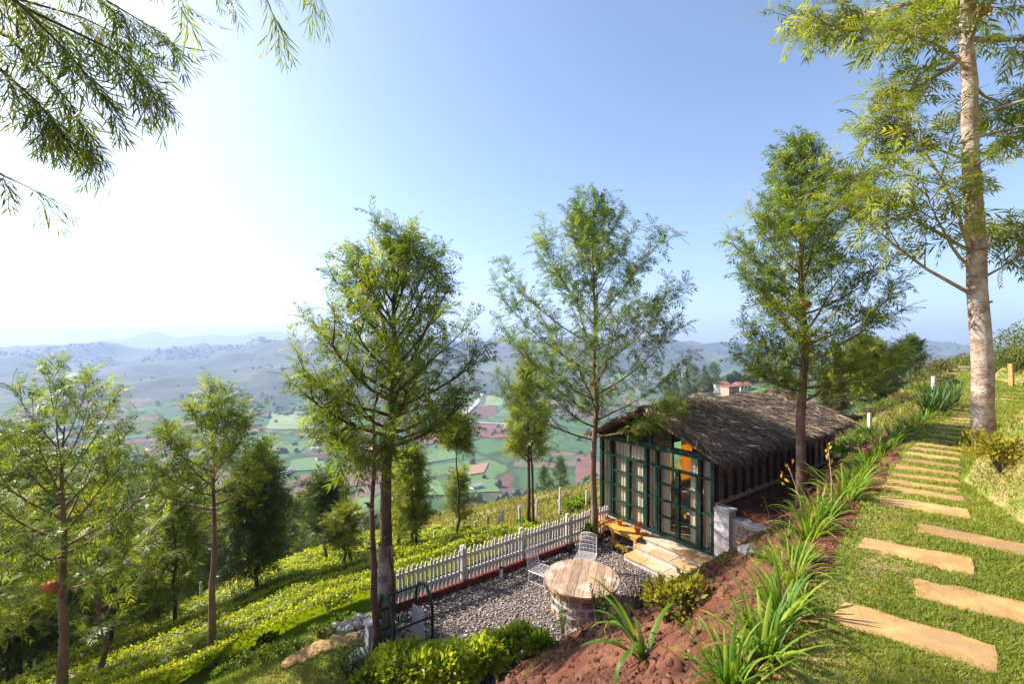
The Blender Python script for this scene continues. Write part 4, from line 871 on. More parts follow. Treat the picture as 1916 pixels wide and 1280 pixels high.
# clods of red earth
M_clod = leafmat('clod', (.045, .015, .009), (.22, .10, .055), 0.0, .95, mid=(.10, .034, .019))
g5 = np.random.default_rng(105); n_ = 14000; s_ = g5.uniform(.5, 18, n_); t_ = g5.uniform(1, 6.4, n_); x, y = st(s_, t_); keep = t_ > lawn_edge(s_) + .05; x, y = x[keep], y[keep]; z = H(x, y); n_ = len(x)
V, Fc, T = scatter(OCT_V, OCT_F, np.stack([x, y, z], -1), frames(nrm(g5.normal(0, 1, (n_, 3))), nrm(g5.normal(0, 1, (n_, 3)))), g5.gamma(1.5, .0125, n_) + .004, np.clip(g5.normal(.45, .22, n_), 0, 1)); link('soil_clods', mesh_np('soil_clods', V, Fc, T), M_clod, kind='stuff')
# dry roots and stalks on the bank
x, y = polar(g5, 9000, 980, 1640, 3, 12); s_, t_ = to_st(x, y); keep = (t_ > lawn_edge(s_) - .05) & (t_ < 6.1) & (fbm(x * 1.1, y * 1.1, 3, 48) > .05); x, y = x[keep], y[keep]
V, Fc, T = blades_np(x, y, H(x, y), .05, .009, g5, .5 + 0 * x, 1.6, .3); link('dry_stalks', mesh_np('dry_stalks', V, Fc, T), L_dry, kind='stuff')
# tea: clipped rows along the slope
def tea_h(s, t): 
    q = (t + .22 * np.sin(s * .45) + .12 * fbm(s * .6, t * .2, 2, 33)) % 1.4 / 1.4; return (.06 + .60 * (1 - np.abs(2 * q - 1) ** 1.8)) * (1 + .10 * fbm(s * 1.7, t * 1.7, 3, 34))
def tea_ok(s, t): return (t > 10.0 + .5 * fbm(s * .8, t * .8, 2, 35)) & (t < slope_edge(s) + 4) & (s < 9.6) & ~((s < 1.2) & (t < 10.4))
ns_, nt_ = 230, 215; SS, TT = np.meshgrid(np.linspace(-22, 9.6, ns_), np.linspace(9.9, 34, nt_), indexing='ij'); X_, Y_ = st(SS, TT); Z_ = H(X_, Y_) + tea_h(SS, TT) - .10
V = np.stack([X_, Y_, Z_], -1).reshape(-1, 3); i0, j0 = np.meshgrid(np.arange(ns_-1), np.arange(nt_-1), indexing='ij'); q = np.stack([i0*nt_+j0, (i0+1)*nt_+j0, (i0+1)*nt_+j0+1, i0*nt_+j0+1], -1).reshape(-1, 4)
ok = tea_ok(SS, TT).reshape(-1)[q].all(1); q = q[ok]; g6 = np.random.default_rng(106)
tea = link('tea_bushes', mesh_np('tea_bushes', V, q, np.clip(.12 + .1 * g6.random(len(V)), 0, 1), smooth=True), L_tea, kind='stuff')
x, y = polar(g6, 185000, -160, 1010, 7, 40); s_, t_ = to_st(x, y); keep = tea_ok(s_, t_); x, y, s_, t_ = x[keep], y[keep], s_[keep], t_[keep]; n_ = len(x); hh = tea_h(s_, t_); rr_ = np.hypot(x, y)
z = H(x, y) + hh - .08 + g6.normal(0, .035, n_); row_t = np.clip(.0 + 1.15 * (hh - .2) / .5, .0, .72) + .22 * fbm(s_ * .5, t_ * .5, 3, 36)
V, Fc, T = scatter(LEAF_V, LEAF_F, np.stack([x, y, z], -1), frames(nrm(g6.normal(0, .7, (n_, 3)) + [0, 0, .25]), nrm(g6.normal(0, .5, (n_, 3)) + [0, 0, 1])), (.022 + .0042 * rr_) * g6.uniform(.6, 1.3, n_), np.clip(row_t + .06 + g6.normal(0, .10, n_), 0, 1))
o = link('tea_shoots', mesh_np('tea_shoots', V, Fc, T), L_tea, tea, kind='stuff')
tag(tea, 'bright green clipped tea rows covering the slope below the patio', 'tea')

# green weeds creeping over the bank
x, y = polar(g5, 30000, 980, 1660, 3, 12); s_, t_ = to_st(x, y); keep = (t_ > lawn_edge(s_)) & (t_ < 6.0) & (s_ < 17) & (fbm(x * .9 + 7, y * .9, 3, 49) > .30 - .25 * np.exp(-(t_ - lawn_edge(s_)) / .5)) & (g5.random(len(x)) < .6); x, y = x[keep], y[keep]
V, Fc, T = blades_np(x, y, H(x, y), .075, .014, g5, .40 + .25 * fbm(x * 2, y * 2, 2, 50), .7); link('bank_weeds', mesh_np('bank_weeds', V, Fc, T), L_grass, kind='stuff')
# fallen leaves on lawn, bank and gravel
g8 = np.random.default_rng(108); x, y = polar(g8, 1500, 860, 1960, 2.6, 13); s_, t_ = to_st(x, y); keep = (t_ < 8.8) & (s_ < 10.0) | (t_ < 2.4); keep &= ~in_slabs(x, y, -.03); x, y = x[keep], y[keep]; n_ = len(x)
V, Fc, T = scatter(LEAF_V, LEAF_F, np.stack([x, y, H(x, y) + .022], -1), frames(nrm(g8.normal(0, 1, (n_, 3)) * [1, 1, .2]), nrm(g8.normal(0, .3, (n_, 3)) + [0, 0, 1])), g8.uniform(.02, .055, n_), g8.random(n_)); link('fallen_leaves', mesh_np('fallen_leaves', V, Fc, T), L_dry, kind='stuff')
# ------------------------------------------------------------------ plants on the bank and along the path
ORD = ['first', 'second', 'third', 'fourth', 'fifth', 'sixth', 'seventh', 'eighth', 'ninth', 'tenth', 'eleventh', 'twelfth', 'thirteenth', 'fourteenth']
def clump(u, v, mesh, label, leaf, group=None, sc_=1.0, name='strap_leaf_clump', cat='plant'):
    x, y, z = at(u, v, 1.5, 60); o = link(name, mesh, leaf, None, (x, y, z), R.random() * 6.28, scale=sc_); tag(o, label, cat, group); return o
def base(u, v): return at(u, v, 1.5, 60)
SM = [strap_mesh(200 + k, 40 + 4 * k, .47, .031, .8 + .1 * k, .5, .58) for k in range(5)]
SD = [strap_mesh(230 + k, 42, .70, .034, .55, .85, .42) for k in range(4)]
for k, (u, v, lb, s__) in enumerate([
    (1205, 1228, 'sprawling plant with very broad limp arching leaves on the bare bank', 0),
    (1365, 1292, 'arching strap-leaf clump at the bottom edge beside the lawn corner', 1.05),
    (1428, 1236, 'tall upright strap-leaf clump leaning over the dark soil hollow', 1.15),
    (1465, 1160, 'strap-leaf clump just above the tall upright one on the bank', 1.05),
    (1482, 1095, 'yellowish strap-leaf clump with fine leaves at the lawn edge', .95),
    (1515, 1010, 'strap-leaf clump beside the slab nearest the bank edge', 1.0),
    (1532, 985, 'loose strap-leaf clump below the orange lily stalk', 1.0),
    (1578, 940, 'fan-like strap-leaf clump at the lawn edge near the first narrow slabs', 1.15),
    (1600, 922, 'small dense strap-leaf clump in front of the pink flowers', .9)]):
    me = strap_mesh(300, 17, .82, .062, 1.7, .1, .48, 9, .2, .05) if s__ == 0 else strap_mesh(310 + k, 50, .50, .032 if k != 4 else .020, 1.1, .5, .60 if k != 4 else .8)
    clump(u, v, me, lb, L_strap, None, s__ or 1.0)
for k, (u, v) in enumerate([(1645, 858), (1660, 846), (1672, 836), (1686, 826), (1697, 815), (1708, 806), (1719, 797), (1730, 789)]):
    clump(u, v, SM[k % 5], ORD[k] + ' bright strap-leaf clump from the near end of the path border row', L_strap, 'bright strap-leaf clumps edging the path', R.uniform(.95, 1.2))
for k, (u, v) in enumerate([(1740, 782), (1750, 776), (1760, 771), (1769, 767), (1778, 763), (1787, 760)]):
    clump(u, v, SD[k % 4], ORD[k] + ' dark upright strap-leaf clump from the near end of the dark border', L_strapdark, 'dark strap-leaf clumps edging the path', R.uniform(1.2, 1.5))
for k, (u, v, s__) in enumerate([(1400, 1175, .5), (1440, 1100, .55), (1455, 1065, .6), (1490, 1045, .7), (1500, 1130, .4), (1425, 1050, .5), (1545, 962, .6), (1560, 965, .55), (1475, 1010, .5), (1615, 895, .7), (1632, 872, .8), (1330, 1240, .35), (1300, 1190, .35), (1392, 1270, .6), (1445, 1195, .6), (1500, 1060, .7), (1590, 905, .8), (1622, 880, .9)]):
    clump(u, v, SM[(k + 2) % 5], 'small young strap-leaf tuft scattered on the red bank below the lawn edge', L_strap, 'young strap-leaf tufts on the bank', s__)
def flowers(loc, n, h, rx, m, label, seed, name='flowering_plant', ps=.035, leaf=L_bush, nl=160):
    V, Fc, T, sm = bush_np(seed, rx, rx, h, nl, .07, .45); p = thing(name, label, 'flower', loc); link('foliage', mesh_np('foliage', V, Fc, T), leaf, p); sm.obj('stem', M_bark_dark, p); Rn = random.Random(seed)
    pv_, pf_ = [], []; b = MB()
    for k in range(n):
        a, q = Rn.random() * 6.28, Rn.random() ** .5 * rx; c = Vector((math.cos(a) * q, math.sin(a) * q, h * Rn.uniform(.8, 1.2)))
        for j in range(5):
            t_ = j * 1.2566 + Rn.random() * .3; d1 = Vector((math.cos(t_), math.sin(t_), .35)) * ps; d2 = Vector((-math.sin(t_), math.cos(t_), 0)) * ps * .45
            b.add([c, c + d1 * .6 + d2, c + d1 * 1.1, c + d1 * .6 - d2], [(0, 1, 2, 3)], Rn.random())
    b.obj('petals', m, p, kind='stuff'); return p
flowers(base(1484, 925), 9, .40, .26, L_pink, 'pink flowering plant at the foot of the tree beside the thatch', 21)
flowers(base(1512, 912), 10, .36, .22, L_pink, 'small pink flowering plant right of the tree foot by the thatch', 24)
flowers(base(1604, 888), 9, .42, .22, L_pink, 'magenta flowering plant behind the strap leaves at the path', 22, ps=.035)
def lily(u, v, h, label, seed, tilt):
    x, y, z = base(u, v); p = thing('lily_stalk', label, 'flower', (x, y, z)); Rn = random.Random(seed); top = Vector((tilt, 0, h))
    MB().tube([(0, 0, -.03), top * .5 + Vector((.02, 0, 0)), top], [.008, .006, .004], 5, cap=False).obj('stalk', M_tan, p); b = MB()
    for k in range(7):
        c = top + Vector((Rn.gauss(0, .02), Rn.gauss(0, .02), -.04 * k)); d1 = Vector((Rn.gauss(0, .6), Rn.gauss(0, .6), 1)).normalized() * Rn.uniform(.04, .07); d2 = d1.cross(Vector((Rn.gauss(0, 1), Rn.gauss(0, 1), .1))).normalized() * .014
        b.add([c, c + d1 * .6 + d2, c + d1, c + d1 * .6 - d2], [(0, 1, 2, 3)], Rn.random())
    b.obj('petals', L_orange, p, kind='stuff')
lily(1556, 955, .72, 'taller orange lily stalk rising before the mud wall', 1, -.04); lily(1510, 985, .70, 'orange lily stalk leaning left over the bank', 2, -.22); lily(1440, 985, .55, 'bare thin lily stalk at the edge of the dark walkway', 3, -.1)
# dry grass tuft and shrubs round the table
x, y, z = base(1195, 1140); o = link('dry_grass_tuft', strap_mesh(401, 190, .62, .006, .7, .75, .35, 5), L_dry, None, (x, y, z), 0); tag(o, 'feathery grey-purple dry grass tuft beside the round table', 'grass tuft')
bush('shrub', 402, base(1248, 1165), .38, .30, .55, 420, .085, L_yellow, 'yellow-green leafy shrub on the bank below the steps', tone=.35)
bush('shrub', 403, base(1290, 1135), .25, .22, .40, 200, .08, L_yellow, 'smaller yellow-green shrub next to the larger one on the bank', tone=.4)
def shoots(loc, n, h, sp, label, seed, leaf=L_bush, ll=.055, tone=.4, per=26):
    p = thing('leafy_shoots', label, 'plant', loc); Rn = random.Random(seed); b = MB(); o_, d_, t_ = [], [], []
    for k in range(n):
        a = Rn.random() * 6.28; tip = Vector((math.cos(a) * sp * Rn.random(), math.sin(a) * sp * Rn.random(), h * Rn.uniform(.55, 1.05))); b.tube([(0, 0, -.04), tip * .5, tip], [.008, .006, .003], 4, cap=False)
        for j in range(per): q = .2 + .8 * j / per; c = tip * q; w_ = j * 2.4; o_.append(c); d_.append(Vector((math.cos(w_), math.sin(w_), .7))); t_.append(min(1, max(0, tone + Rn.gauss(0, .15) + .2 * (q - .6))))
    g_ = np.random.default_rng(seed); n_ = len(o_); V, Fc, T = scatter(LEAF_V, LEAF_F, np.array(o_), frames(np.array(d_), nrm(g_.normal(0, .3, (n_, 3)) + [0, 0, 1])), ll * g_.uniform(.6, 1.2, n_), np.array(t_))
    b.obj('stem', M_bark_dark, p); link('leaves', mesh_np('leaves', V, Fc, T), leaf, p); return p
shoots(base(1122, 1172), 7, .75, .32, 'narrow-leaved green shoots rising before the round table', 5)
shoots(base(1052, 1195), 6, .75, .22, 'tall leafy sprig at the gravel corner left of the table', 6)
shoots(base(1150, 1185), 5, .45, .25, 'low dark leafy sprig under the table brickwork', 7, tone=.25)
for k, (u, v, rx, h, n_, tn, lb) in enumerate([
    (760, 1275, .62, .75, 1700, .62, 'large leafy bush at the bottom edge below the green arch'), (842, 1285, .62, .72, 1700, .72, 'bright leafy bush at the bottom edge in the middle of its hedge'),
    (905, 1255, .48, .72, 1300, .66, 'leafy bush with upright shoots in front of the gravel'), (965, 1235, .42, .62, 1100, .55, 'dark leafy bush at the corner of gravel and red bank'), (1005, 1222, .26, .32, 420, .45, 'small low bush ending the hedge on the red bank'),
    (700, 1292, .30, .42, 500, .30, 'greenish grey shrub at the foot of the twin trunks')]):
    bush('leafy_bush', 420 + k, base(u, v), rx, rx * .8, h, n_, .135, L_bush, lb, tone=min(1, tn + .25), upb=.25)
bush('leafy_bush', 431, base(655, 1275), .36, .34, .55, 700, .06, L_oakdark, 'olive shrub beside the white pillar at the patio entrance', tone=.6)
bush('leafy_bush', 432, base(495, 1205), .24, .24, .45, 240, .11, L_bush, 'dark large-leaved bush at the tea edge by the garden path', tone=.25)
shoots(base(272, 1282), 6, .5, .3, 'large-leaved plant at the bottom edge in the tea', 9, ll=.17, tone=.3, per=8)
for k, (u, v) in enumerate([(430, 1262), (462, 1250), (495, 1243), (528, 1232), (560, 1218), (600, 1196), (640, 1172)]):
    bush('border_shrub', 440 + k, base(u, v), .30, .26, .30, 260, .06, [L_bush, L_oakdark, L_pale][k % 3], ORD[k] + ' low shrub from the bottom edge in the border between tea and garden path', group='border shrubs along the garden path', tone=.45)
bush('yellow_bush', 450, tuple(np.array(base(1880, 868)) - [0, 0, .14]), .36, .34, .60, 1100, .055, L_yellow, 'round yellow-green bush at the foot of the big pale trunk', tone=.45)
bush('leafy_bush', 451, base(1822, 838), .18, .16, .22, 160, .06, L_bush, 'little dark plant left of the big pale trunk', tone=.25)
for k, (u, v, lb) in enumerate([(1598, 838, 'dark green shrub behind the rear corner of the thatch'), (1622, 822, 'dark green shrub at the concrete post behind the thatch'), (1584, 862, 'leafy shrub between thatch corner and strap leaves')]):
    bush('leafy_bush', 455 + k, base(u, v), .55, .5, .6, 600, .10, L_bush, lb, tone=.2)
# pebble path and dry stones left of the entrance
for k, (u, v) in enumerate([(548, 1236), (572, 1226), (592, 1216), (612, 1210), (632, 1203), (652, 1198)]):
    x, y, z = base(u, v); b = rock_mesh(60 + k, .24, .15, .035); tag(b.obj('paving_stone', M_sand, None, (x, y, z + .01), R.random() * 3), ORD[k] + ' flat tan stone from the near end of the path to the white pillar', 'paving stone', 'flat stones of the garden path')
dw = [(612, 1189), (624, 1184), (636, 1180), (648, 1176), (660, 1172), (672, 1168), (683, 1164), (630, 1176), (645, 1171), (659, 1166), (672, 1161), (640, 1186), (655, 1182), (668, 1177)]
for k, (u, v) in enumerate(dw):
    x, y, z = base(u, v); b = rock_mesh(80 + k, R.uniform(.09, .14), R.uniform(.08, .11), R.uniform(.07, .10)); tag(b.obj('field_stone', M_rock, None, (x, y, z + .05), R.random() * 3), 'rounded grey field stone in the low dry wall left of the pillar', 'stone', 'stones of the low dry wall')
# ------------------------------------------------------------------ trees
def ground(x, y): return (x, y, gz(x, y))
PR_BROAD = ([0, .25, .6, .85, 1], [.75, 1.0, .85, .55, .25])
PR_OVAL = ([0, .2, .5, .8, 1], [.8, 1.0, .82, .52, .30])
PR_CONE = ([0, .15, .45, .75, 1], [.85, 1.0, .75, .5, .2])
PR_UMB = ([0, .3, .7, 1], [.9, 1.0, .85, .55])
PR_COL = ([0, .3, .7, 1], [.8, 1.0, .9, .5])
# centre-left pair
bx, by, bz = ground(-2.42, 8.4)
T = oak(1, 7.2, .14, .50, 2.0, PR_OVAL, 36, .29, 1.4, .48, (.25, 0), (12, 66), .5, 7, .22, knots=8)
for k in range(4): grow(T, (.06, 0, 3.4 + .14 * k), (math.cos(k * 2.2 + 2.6), math.sin(k * 2.2 + 2.6), .12), 1.35, .03, .1, .34, 1.7, .5, droop=.35)
twin = tree_obj('silver_oak', T, (bx, by, bz), 'tall feathery tree with thick dark trunk beside the green arch', 'tree', L_oak, M_bark_dark)
MB().tube([(0, 0, -.3), (.004, 0, .9), (.02, 0, 1.75)], [.18, .152, .146], 12, cap=False).obj('whitewash', M_lime, twin, smooth=True)
bx, by, bz = ground(-2.46, 7.75)
T = oak(2, 4.9, .072, .70, 1.1, PR_UMB, 6, .28, .9, .62, (.10, 0), (10, 70), .4, 5, .3, droop=.1, knots=9)
tree_obj('silver_oak', T, (bx, by, bz), 'thin bark-knotted tree in front of the thick dark trunk', 'tree', L_oak, M_bark_dark)
# slim tree by the bench
bx, by, bz = ground(2.29, 12.2)
T = oak(3, 8.7, .10, .33, 3.3, PR_OVAL, 36, .31, 1.85, .37, (-.05, 0), (12, 66), .4, 7, .28, knots=3)
tree_obj('silver_oak', T, (bx, by, bz), 'open-crowned slim tree standing between bench and picket fence', 'tree', L_oak, M_bark)
# tree by the thatch
bx, by, bz = ground(6.24, 9.5)
T = oak(4, 7.4, .105, .28, 1.8, PR_OVAL, 42, .30, 1.4, .50, (0, 0), (10, 66), .45, 7, .18, knots=4)
tree_obj('silver_oak', T, (bx, by, bz), 'dense conical tree growing beside the thatched roof', 'tree', L_oak, M_bark)
# big pale trunk
bx, by, bz = ground(7.98, 7.4)
T = oak(5, 11.0, .150, .60, 2.5, PR_BROAD, 26, .38, 1.4, .56, (-.42, 0), (0, 60), .25, 7, .25, droop=.35, wig=.018, toptaper=.4, knots=18, lp=.55)
def P7(u, v, Y=7.4): p = px(u, v, Y); return (p[0] - bx, p[1] - by, p[2] - bz)
for (u, v, Y), d, ln, up_, r_ in [((1814, 548, 7.4), (-.80, .12, .48), 2.3, .30, .034), ((1818, 478, 7.4), (-.40, -.15, .80), 2.7, .25, .036), ((1816, 470, 7.4), (-.62, .35, .62), 2.3, .25, .03), ((1816, 500, 7.4), (-.85, -.35, .45), 2.0, .3, .028),
                      ((1822, 530, 7.4), (.75, -.2, .5), 1.4, .1, .026), ((1820, 470, 7.4), (.8, .2, .35), 1.5, .1, .026), ((1814, 260, 7.4), (.85, .1, .2), 1.8, -.3, .03), ((1814, 220, 7.4), (.75, -.4, .2), 1.6, -.3, .03), ((1814, 160, 7.4), (.8, .4, .1), 1.8, -.4, .03), ((1810, 130, 7.4), (-.85, -.3, .25), 1.9, -.2, .03), ((1812, 300, 7.4), (-.75, .3, .5), 1.5, -.1, .024)]:
    grow(T, P7(u, v, Y), d, ln, r_, up_, .36, 1.35, .60, sub=8, start=.32, droop=.3)
tree_obj('silver_oak', T, (bx, by, bz), 'big tree with thick pale blotchy trunk beside the slab path', 'tree', L_pale, M_bark_pale)
# left trees
bx, by, bz = ground(-8.35, 8.2)
T = oak(6, 5.75, .095, .58, 1.75, PR_UMB, 16, .31, .75, .58, (.0, 0), (18, 70), .7, 6, .30, wig=.018, knots=6)
for k in range(4): grow(T, (0, 0, 2.7 + .22 * k), (math.cos(k * 2.4), math.sin(k * 2.4), .25), .95, .025, .2, .3, .9, .6, droop=.15)
tree_obj('silver_oak', T, (bx, by, bz), 'forked feathery tree at the far left carrying a clay pot', 'tree', L_oak, M_bark)
bx, by, bz = at(397, 1248, 4, 30)
T = oak(7, 4.95, .080, .66, 1.35, PR_UMB, 16, .30, 1.1, .58, (.05, 0), (12, 68), .75, 6, .35, wig=.018, knots=5)
tree_obj('silver_oak', T, (bx, by, bz), 'small umbrella-crowned tree with bare straight trunk in the tea', 'tree', L_oak, M_bark)
for k, (X, Y, h, lb) in enumerate([(-11.4, 9.2, 5.2, 'leafy tree cut by the left picture edge behind the tea'), (-13.6, 11.5, 5.6, 'bright leafy tree low at the left edge of the picture'), (-9.9, 10.6, 4.2, 'low branching tree just behind the forked tree')]):
    T = oak(20 + k, h, .07, .30, 1.6, PR_BROAD, 15, .36, .6, .62, (0, 0), (15, 70), .5, 6, .25); tree_obj('silver_oak', T, ground(X, Y), lb, 'tree', L_pale, M_bark)
# middle-distance trees on the tea slope and hillside
def mid(u, v, vtop, wpx, seed, label, leaf, tone=.5, c0=.35, prof=PR_COL, npr=20, fl=.4, dens=.7, y1=80, r=.07, el=(20, 70), twin_=False, yfix=None, bark=M_bark_dark):
    if yfix: x, y, z = ground((u - 958) / F * yfix, yfix)
    else: x, y, z = at(u, v, 6, y1)
    W_ = wpx / F * y / 2 * .95; h = max((VH - vtop) / F * y - z - .42 * W_ - .15, 1.2); T = oak(seed, h, r, c0, W_, prof, npr, fl, dens, tone, (0, 0), el, .5, 5, .2)
    if twin_: T.w.tube([(.18, .1, -.3), (.14, .05, h * .35), (.05, 0, h * .6)], [.06, .05, .03], 6, cap=False)
    return tree_obj('silver_oak', T, (x, y, z), label, 'tree', leaf, bark, tpl=FR if y < 22 else FR_S)
mid(480, 1130, 838, 140, 31, 'dense dark conical tree at the edge of the tea slope', L_forest, .5, .20, PR_BROAD, 40, .5, .9)
mid(610, 1072, 898, 105, 32, 'flat-topped dark tree standing above the tea rows', L_oakdark, .4, .45, PR_UMB, 22, .5)
mid(647, 1085, 952, 72, 33, 'small yellow-green tree with two stems in the tea', L_pale, .62, .5, PR_UMB, 14, .4, twin_=True)
mid(770, 1050, 835, 78, 34, 'yellow-green leafy column tree behind the picket fence end', L_pale, .65, .25, PR_COL, 30, .40, twin_=True)
mid(748, 1045, 850, 40, 35, 'slender bright tree right behind the thick dark trunk', L_pale, .6, .25, PR_COL, 22, .4)
mid(856, 1022, 775, 66, 36, 'lollipop-shaped young tree beyond the picket fence', L_pale, .65, .76, PR_BROAD, 20, .34, 1.1, r=.06, el=(15, 75))
mid(858, 1012, 880, 50, 37, 'short leafy sapling behind the lollipop-shaped tree', L_pale, .55, .35, PR_COL, 12, .4)
mid(990, 988, 680, 105, 38, 'tall pale-green column tree with two trunks beyond the fence', L_pale, .62, .42, PR_COL, 34, .42, .8, twin_=True, r=.085)
mid(325, 1252, 905, 130, 39, 'yellow-green tree with thin dark trunk in the lower tea rows', L_pale, .4, .30, PR_BROAD, 24, .42, yfix=13.5)
mid(206, 1252, 1010, 120, 40, 'low open tree left of the thin dark trunk in the tea', L_oak, .5, .35, PR_UMB, 18, .4, yfix=13)
mid(300, 1252, 1085, 90, 41, 'short bright tree with low yellow-green leaves at the tea edge', L_pale, .5, .3, PR_BROAD, 14, .38, yfix=14.5)
mid(1048, 925, 848, 62, 42, 'round bushy tree on the brown hillside left of the cottage', L_oakdark, .4, .12, PR_BROAD, 30, .6, yfix=62)
mid(1018, 935, 868, 50, 43, 'dark spreading bushy tree on the hillside edge', L_oakdark, .35, .15, PR_BROAD, 20, .6, yfix=58)
mid(1618, 760, 626, 120, 44, 'bright round tree rising behind the cottage', L_pale, .42, .12, PR_BROAD, 40, .75, .9, yfix=36, el=(5, 70))
mid(1703, 720, 628, 66, 45, 'dark rounded tree on the ridge against the sky', L_oakdark, .35, .35, PR_BROAD, 24, .7, yfix=47)
mid(1662, 730, 655, 60, 46, 'dark green tree between the bright round one and the ridge', L_oakdark, .4, .2, PR_BROAD, 22, .7, yfix=42)
mid(1556, 775, 698, 60, 47, 'grey-brown bushy tree at the back corner of the thatch', L_shrub, .25, .15, PR_BROAD, 22, .6, yfix=30)
# wood below the tea slope: a few kinds, each tree its own object
KINDS_ = []
for k, (leaf, pr, c0, W, npr) in enumerate([(L_forest, PR_BROAD, .25, 2.2, 26), (L_oakdark, PR_CONE, .15, 1.6, 30), (L_pale, PR_BROAD, .3, 2.1, 24), (L_forest, PR_UMB, .35, 2.3, 22)]):
    KINDS_.append((oak(60 + k, 6.5, .09, c0, W, pr, npr, .55, .75, .45, (0, 0), (10, 70), .5, 5, .15), leaf))
protos = {}
FL = ['broad hazy tree in the wood below the tea slope', 'dark narrow tree in the wood below the tea slope', 'light green tree in the wood below the tea slope', 'spreading olive tree in the wood below the tea slope']
def forest(u, vtop, Y, k, wide=1.0):
    x = (u - 958) / F * Y; z = gz(x, Y); h = ((VH - vtop) / F * Y - z) ; s_ = max(h, 2.0) / 7.6; sx = min(s_, 1.9) * wide
    if k not in protos: protos[k] = tree_obj('woodland_tree', KINDS_[k][0], (x, Y, z), FL[k], 'tree', KINDS_[k][1], M_bark_dark, 'trees of the wood below the tea, kind %s' % 'abcd'[k], FR_S); protos[k].scale = (sx, sx, s_)
    else: copy_tree(protos[k], (x, Y, z), R.random() * 6.28, (sx, sx, s_))
for u, v, Y, k in [(20, 790, 17, 0), (-40, 800, 14, 2), (70, 850, 20, 2), (150, 900, 24, 0), (110, 960, 18, 3), (35, 930, 15, 0), (225, 930, 27, 3), (185, 905, 36, 1), (250, 850, 48, 0), (200, 835, 62, 3), (300, 868, 44, 0), (345, 880, 33, 3), (352, 850, 62, 0), (280, 960, 24, 0), (150, 1020, 19, 2), (60, 1010, 16, 3),
                   (240, 1040, 21, 3), (425, 960, 52, 1), (445, 1010, 40, 0), (395, 985, 36, 2), (545, 970, 44, 0), (585, 1000, 36, 1), (562, 930, 66, 3), (15, 1060, 14.5, 0), (110, 1100, 16.5, 3), (180, 1110, 18, 2), (290, 1000, 30, 1), (400, 1040, 30, 3), (420, 1060, 27, 0), (530, 1030, 34, 3), (120, 860, 55, 1), (330, 940, 50, 1), (60, 890, 42, 0), (660, 985, 48, 0), (690, 960, 62, 3), (655, 1010, 40, 2), (130, 925, 30, 0), (215, 880, 46, 2), (265, 905, 38, 3), (310, 915, 42, 2), (375, 910, 50, 0), (410, 925, 46, 3), (170, 960, 26, 3), (90, 930, 26, 2), (445, 945, 58, 2), (520, 945, 56, 0), (255, 985, 29, 2)]: forest(u, v, Y, k)
# shrubs over the hillside
for k, (u, v, s_) in enumerate([(1575, 800, 1.0), (1600, 792, 1.0), (1635, 778, .9), (1660, 768, 1.1), (1690, 755, 1.0), (1640, 752, 1.3), (1668, 742, 1.3), (1695, 730, 1.4), (1715, 722, 1.3), (1735, 712, 1.5), (1752, 705, 1.4), (1770, 697, 1.5), (1785, 690, 1.3), (1800, 684, 1.3), (1612, 768, 1.2), (1728, 738, 1.0), (1765, 722, 1.0)]):
    x, y, z = at(u, v, 6, 80); bush('hillside_shrub', 500 + k, (x, y, z - .05), .75 * s_, .7 * s_, .75 * s_, 520, .15, L_shrub if k % 3 else L_oak, 'brownish dry shrub on the slope behind the cottage', group='dry shrubs on the slope behind the cottage', tone=.5)
for k, (u, v, s_, lf) in enumerate([(1862, 690, 1.3, L_shrub), (1880, 672, 1.4, L_oak), (1900, 662, 1.5, L_shrub), (1925, 655, 1.5, L_oak), (1868, 662, 1.3, L_oak), (1895, 700, .9, L_oak), (1915, 690, 1.1, L_shrub), (1940, 680, 1.3, L_oak), (1850, 705, .8, L_oak)]):
    x, y, z = at(u, v, 6, 80); bush('ridge_shrub', 540 + k, (x, y, z - .05), 1.15 * s_, 1.0 * s_, 1.25 * s_, 700, .15, lf, ORD[k] + ' tangled shrub on the red slope right of the big trunk', group='shrubs on the red slope beyond the big trunk', tone=.45)
for k, (u, v, s_) in enumerate([(1085, 950, .5), (1070, 958, .4), (905, 1010, .45), (880, 1016, .4), (790, 1030, .5), (825, 1022, .45), (985, 985, .4), (960, 915, .8), (930, 925, .8), (1000, 912, .8), (880, 935, .8), (905, 930, .7)]):
    x, y, z = at(u, v, 8, 90); lf = L_bush if v > 945 else L_oakdark
    bush('hillside_bush', 560 + k, (x, y, z - .03), s_ * (y / 16), s_ * .8 * (y / 16), s_ * 1.0 * (y / 16), 380, .13 * y / 16, lf, 'green bush on the slope beyond the picket fence' if v > 945 else 'dark bush along the brown hillside edge', group='bushes beyond the picket fence' if v > 945 else 'bushes along the hillside edge', tone=.5)
